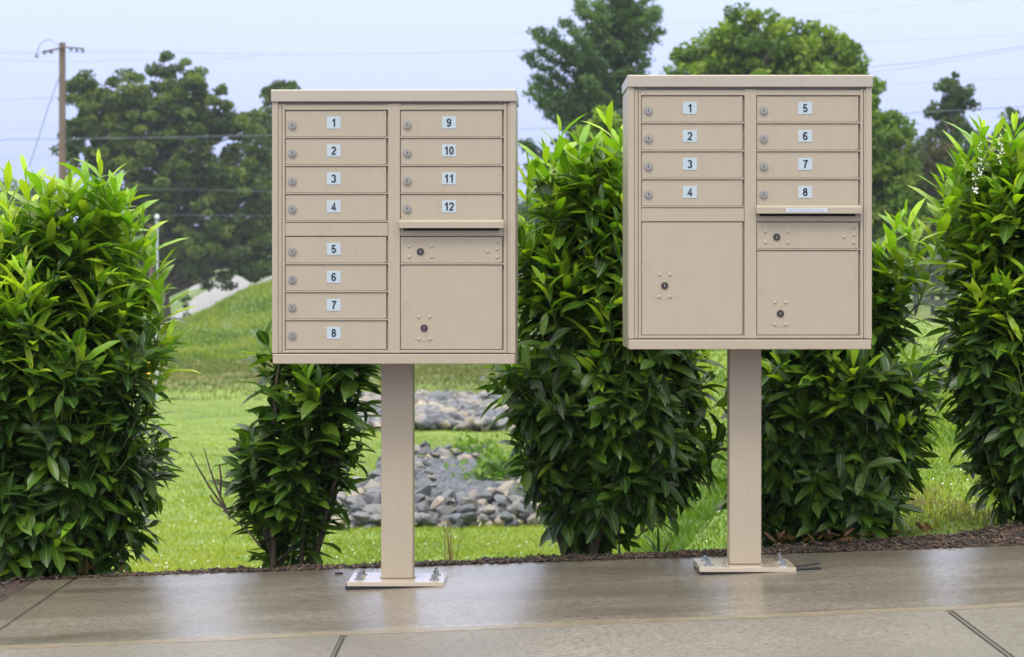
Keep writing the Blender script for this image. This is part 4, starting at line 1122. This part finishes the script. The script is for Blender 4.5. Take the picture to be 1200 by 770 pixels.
def wire(pts, Y0, Y1, w_px, label):
    T = Tubes(); n_ = len(pts); P = []
    for i, (px, py) in enumerate(pts):
        Y = Y0 + (Y1 - Y0) * i / (n_ - 1); P.append(at(px, py, Y))
    T.add(P, w_px * 0.7 / F * (Y0 + Y1) / 2 / 2, 5)
    o = T.build('power_line', M_wire, None); tag(o, label, 'power line', 'overhead power lines'); return o
wire([(-40, 62), (150, 61), (320, 64), (480, 63), (640, 58), (700, 55)], 118, 140, 0.5, 'faint overhead line passing just behind the top of the utility pole')
wire([(-40, 71), (100, 72), (300, 68)], 122, 130, 0.4, 'faint overhead line just below the pole crossarm')
wire([(-40, 120), (30, 116), (75, 114)], 119, 120, 0.5, 'thin overhead line meeting the utility pole a third of the way down')
wire([(-40, 172), (0, 165), (12, 163), (73, 163), (200, 161), (330, 158)], 119, 121, 1.1, 'thick dark cable crossing in front of the oak at the left')
wire([(-40, 152), (80, 150)], 119, 120, 0.35, 'thin overhead line left of the pole just above the thick cable')
wire([(-40, 186), (60, 184)], 119, 120, 0.35, 'thin overhead line left of the pole just below the thick cable')
wire([(125, 221), (220, 222), (330, 225)], 119, 119, 0.6, 'overhead line crossing the middle of the oak crown')
wire([(120, 254), (220, 252), (330, 253)], 118, 118, 0.6, 'lowest overhead line crossing the oak crown')
wire([(600, 152), (650, 150), (720, 147)], 100, 100, 0.9, 'dark overhead line low between the two mailboxes')
wire([(600, 40), (760, 30), (900, 22), (1240, -8)], 140, 140, 0.35, 'faint high overhead line crossing the sky above the right mailbox')
wire([(1000, 50), (1110, 45), (1240, 38)], 130, 130, 0.35, 'faint overhead line above the slender tree')
wire([(1000, 80), (1080, 73), (1150, 62), (1240, 48)], 118, 118, 0.9, 'dark overhead line climbing to the right edge of the sky')
wire([(1000, 88), (1070, 79), (1150, 66), (1240, 50)], 119, 119, 0.6, 'thinner overhead line climbing just below the dark one at right')
wire([(1000, 101), (1100, 96), (1240, 90)], 130, 130, 0.35, 'faint overhead line through the top of the slender tree')
wire([(1020, 135), (1110, 130), (1240, 123)], 122, 122, 1.1, 'dark overhead cable in front of the slender tree at right')
# two posts behind the left shrub
p0 = at(184, 392, 62); p0.z = float(terrain(p0.x, 62)); T = Tubes()
T.add([Vector((0, 0, -.2)), Vector((0, 0, at(0, 258, 62).z - p0.z))], 0.035, 10); root = empty('metal_post', p0); tag(root, 'grey metal post with a cap beside the leftmost shrub', 'post'); T.build('pole', M_galv, root)
T = Tubes(); zz = at(0, 255, 62).z - p0.z; T.add([Vector((0, 0, zz - 0.03)), Vector((0, 0, zz + .05)), Vector((0, 0, zz + .08))], [0.055, 0.055, 0.01], 10); T.build('cap', M_galv, root)
p0 = at(177, 390, 64); p0.z = float(terrain(p0.x, 64)); T = Tubes(); T.add([Vector((0, 0, -.2)), Vector((0, 0, at(0, 264, 64).z - p0.z))], 0.045, 8); o = T.build('wooden_post', M_pole); o.location = p0; tag(o, 'weathered brown wooden post just left of the grey metal post', 'post')
bm = bmesh.new(); p0 = at(175, 440, 60); p0.z = float(terrain(p0.x, 60)); zt = at(0, 392, 60).z - p0.z
add_box(bm, -0.06, 0.06, -0.05, 0.05, -0.1, zt, 0.02)
o = obj_bm('marker_post', bm, mat('yellow_plastic', (0.75, 0.45, 0.02), 0.4)); o.location = p0; tag(o, 'yellow utility marker post half hidden by the leftmost shrub', 'marker post')

# far road, pale
M_road = mat('far_road', (0.50, 0.48, 0.46), 0.6); n = N(M_road)
n.base(n.ramp(n.noise(n.coord('Object'), 0.5, 4), [(0.3, (0.15, 0.145, 0.145)), (0.7, (0.22, 0.215, 0.215))]))
xs2 = np.linspace(-60, -6, 60); ys2 = np.linspace(132, 205, 40); X2, Y2 = np.meshgrid(xs2, ys2)
Z2 = terrain(X2, Y2) + 0.06; a = (np.arange(39)[:, None] * 60 + np.arange(59)[None]).ravel()
o = obj_np('road', np.stack([X2.ravel(), Y2.ravel(), Z2.ravel()], 1), [np.stack([a, a + 1, a + 61, a + 60], 1)], M_road, smooth=True); tag(o, 'pale wet road beyond the grassy hill', 'road', kind='structure')

# black board fence
M_fence = mat('black_fence', (0.022, 0.024, 0.032), 0.35)
root = empty('board_fence', at(1095, 368, 78)); tag(root, 'black three board fence behind the right shrubs', 'fence')
b = root.location.copy()
fp = [(1030, 88), (1044, 84), (1058, 80.5), (1073, 77), (1093, 73), (1116, 69), (1142, 65)]
pts = []
for px, Y in fp:
    X = (px - 600) / F * Y; zg = float(terrain(X, Y)); pts.append(Vector((X, Y, zg)))
    bm = bmesh.new(); add_box(bm, -0.05, 0.05, -0.05, 0.05, -0.2, 1.42, 0.008)
    o = obj_bm('post', bm, M_fence, root); o.location = pts[-1] - b
for i in range(len(pts) - 1):
    for hgt in (0.35, 0.8, 1.25):
        a_, c_ = pts[i] - b, pts[i + 1] - b; d = (c_ - a_); L = d.length
        bm = bmesh.new(); add_box(bm, 0, L, -0.075, -0.053, hgt - 0.075, hgt + 0.075, 0.004)
        o = obj_bm('rail', bm, M_fence, root); o.location = a_
        o.rotation_euler = (0, -math.atan2(d.z, math.hypot(d.x, d.y)), math.atan2(d.y, d.x))

# low house roof glimpsed between the mailboxes
bm = bmesh.new(); w_, dpt = 5.0, 4.0
add_box(bm, -w_, w_, -dpt, dpt, 0, 3.0, 0.02, 0)
ridge = [bm.verts.new(p) for p in ((-w_ - .4, -dpt - .4, 3.01), (w_ + .4, -dpt - .4, 3.01), (w_ + .4, dpt + .4, 3.01), (-w_ - .4, dpt + .4, 3.01), (-w_ - .4, 0, 5.0), (w_ + .4, 0, 5.0))]
root = empty('house', (at(628, 300, 240).x, 240, -1.2)); tag(root, 'distant house glimpsed low behind the middle shrub', 'house')
bm2 = bmesh.new(); rv = [bm2.verts.new(v_.co) for v_ in ridge]
for v_ in ridge: bm.verts.remove(v_)
for q in ((0, 1, 5, 4), (2, 3, 4, 5), (1, 2, 5), (3, 0, 4), (3, 2, 1, 0)): bm2.faces.new([rv[i] for i in q])
obj_bm('wall', bm, mat('house_wall', (0.5, 0.48, 0.47), 0.8), root); obj_bm('roof', bm2, mat('house_roof', (0.24, 0.21, 0.25), 0.7), root)

# ------------------------------------------------------------------ haze
HAZE = 0.00028
bm = bmesh.new(); add_box(bm, -320, 320, -30, 330, -8, 60)
hz = bpy.data.materials.new('haze'); hz.use_nodes = True; nt = hz.node_tree; nt.nodes.clear()
out = nt.nodes.new('ShaderNodeOutputMaterial'); pv = nt.nodes.new('ShaderNodeVolumePrincipled')
pv.inputs['Density'].default_value = HAZE; pv.inputs['Color'].default_value = (0.80, 0.88, 1.0, 1)
nt.links.new(pv.outputs[0], out.inputs['Volume'])
if HAZE > 0:
    o = obj_bm('haze', bm, hz); tag(o, 'thin pale rain haze in the air', 'haze', kind='stuff')

# ------------------------------------------------------------------ sky and light
SUN_EL, SUN_AZ = R(58), R(200)      # azimuth clockwise from +Y : behind the camera, to the left
w = bpy.data.worlds.new('World'); sc.world = w; w.use_nodes = True; nt = w.node_tree; nt.nodes.clear()
n = N.__new__(N); n.m = w; n.nt = nt; n.b = None
sky = n.new('ShaderNodeTexSky', sky_type='NISHITA'); sky.sun_disc = False; sky.sun_elevation = SUN_EL; sky.sun_rotation = SUN_AZ
sky.air_density = 1.0; sky.dust_density = 2.0; sky.ozone_density = 1.5
tc = n.new('ShaderNodeTexCoord'); sp = n.new('ShaderNodeSeparateXYZ'); n.l(tc.outputs['Generated'], sp.inputs[0])
zc = n.math('MAXIMUM', sp.outputs[2], 0.0)
grad = n.math('ADD', 0.80, n.math('MULTIPLY', zc, 2.3))            # overcast sky: brighter overhead
cl = n.noise(n.coord('Generated', (1, 1, 3)), 1.6, 5, 0.5)
cloud = n.mix(cl, (3.5, 4.35, 8.5), (4.3, 5.05, 8.9))
cloud = n.mix(n.math('MULTIPLY', zc, 2.6, clamp=True), cloud, (7.3, 7.25, 7.0))
vm = n.new('ShaderNodeVectorMath', operation='SCALE'); n.l(cloud, vm.inputs[0]); n.l(grad, vm.inputs['Scale'])
mixed = n.mix(0.85, sky.outputs[0], vm.outputs[0])
bg = n.new('ShaderNodeBackground'); n.l(mixed, bg.inputs[0]); bg.inputs[1].default_value = 0.125
ow = n.new('ShaderNodeOutputWorld'); n.l(bg.outputs[0], ow.inputs[0])
su = bpy.data.lights.new('sun', 'SUN'); su.energy = 1.5; su.angle = R(14); su.color = (1.0, 0.95, 0.88)
so = bpy.data.objects.new('sun', su); link(so)
dv = Vector((math.sin(SUN_AZ) * math.cos(SUN_EL), math.cos(SUN_AZ) * math.cos(SUN_EL), math.sin(SUN_EL)))
so.rotation_euler = dv.to_track_quat('Z', 'Y').to_euler(); so.location = (0, 0, 20)

# ------------------------------------------------------------------ camera
cam = bpy.data.cameras.new('camera'); co = bpy.data.objects.new('camera', cam); link(co)
co.location = (0, 0, HC); co.rotation_euler = (R(90), 0, 0)
cam.lens = F / 1200 * 36; cam.sensor_width = 36; cam.shift_y = -55 / 1200
cam.clip_start = 0.1; cam.clip_end = 5000
cam.dof.use_dof = True; cam.dof.focus_distance = 9.15; cam.dof.aperture_fstop = 10
sc.camera = co
sc.view_settings.view_transform = 'Standard'; sc.view_settings.look = 'None'; sc.view_settings.gamma = 1
sc.view_settings.exposure = 0.42; sc.view_settings.use_curve_mapping = False
sc.cycles.volume_bounces = 0; sc.cycles.max_bounces = 8; sc.cycles.volume_step_rate = 5
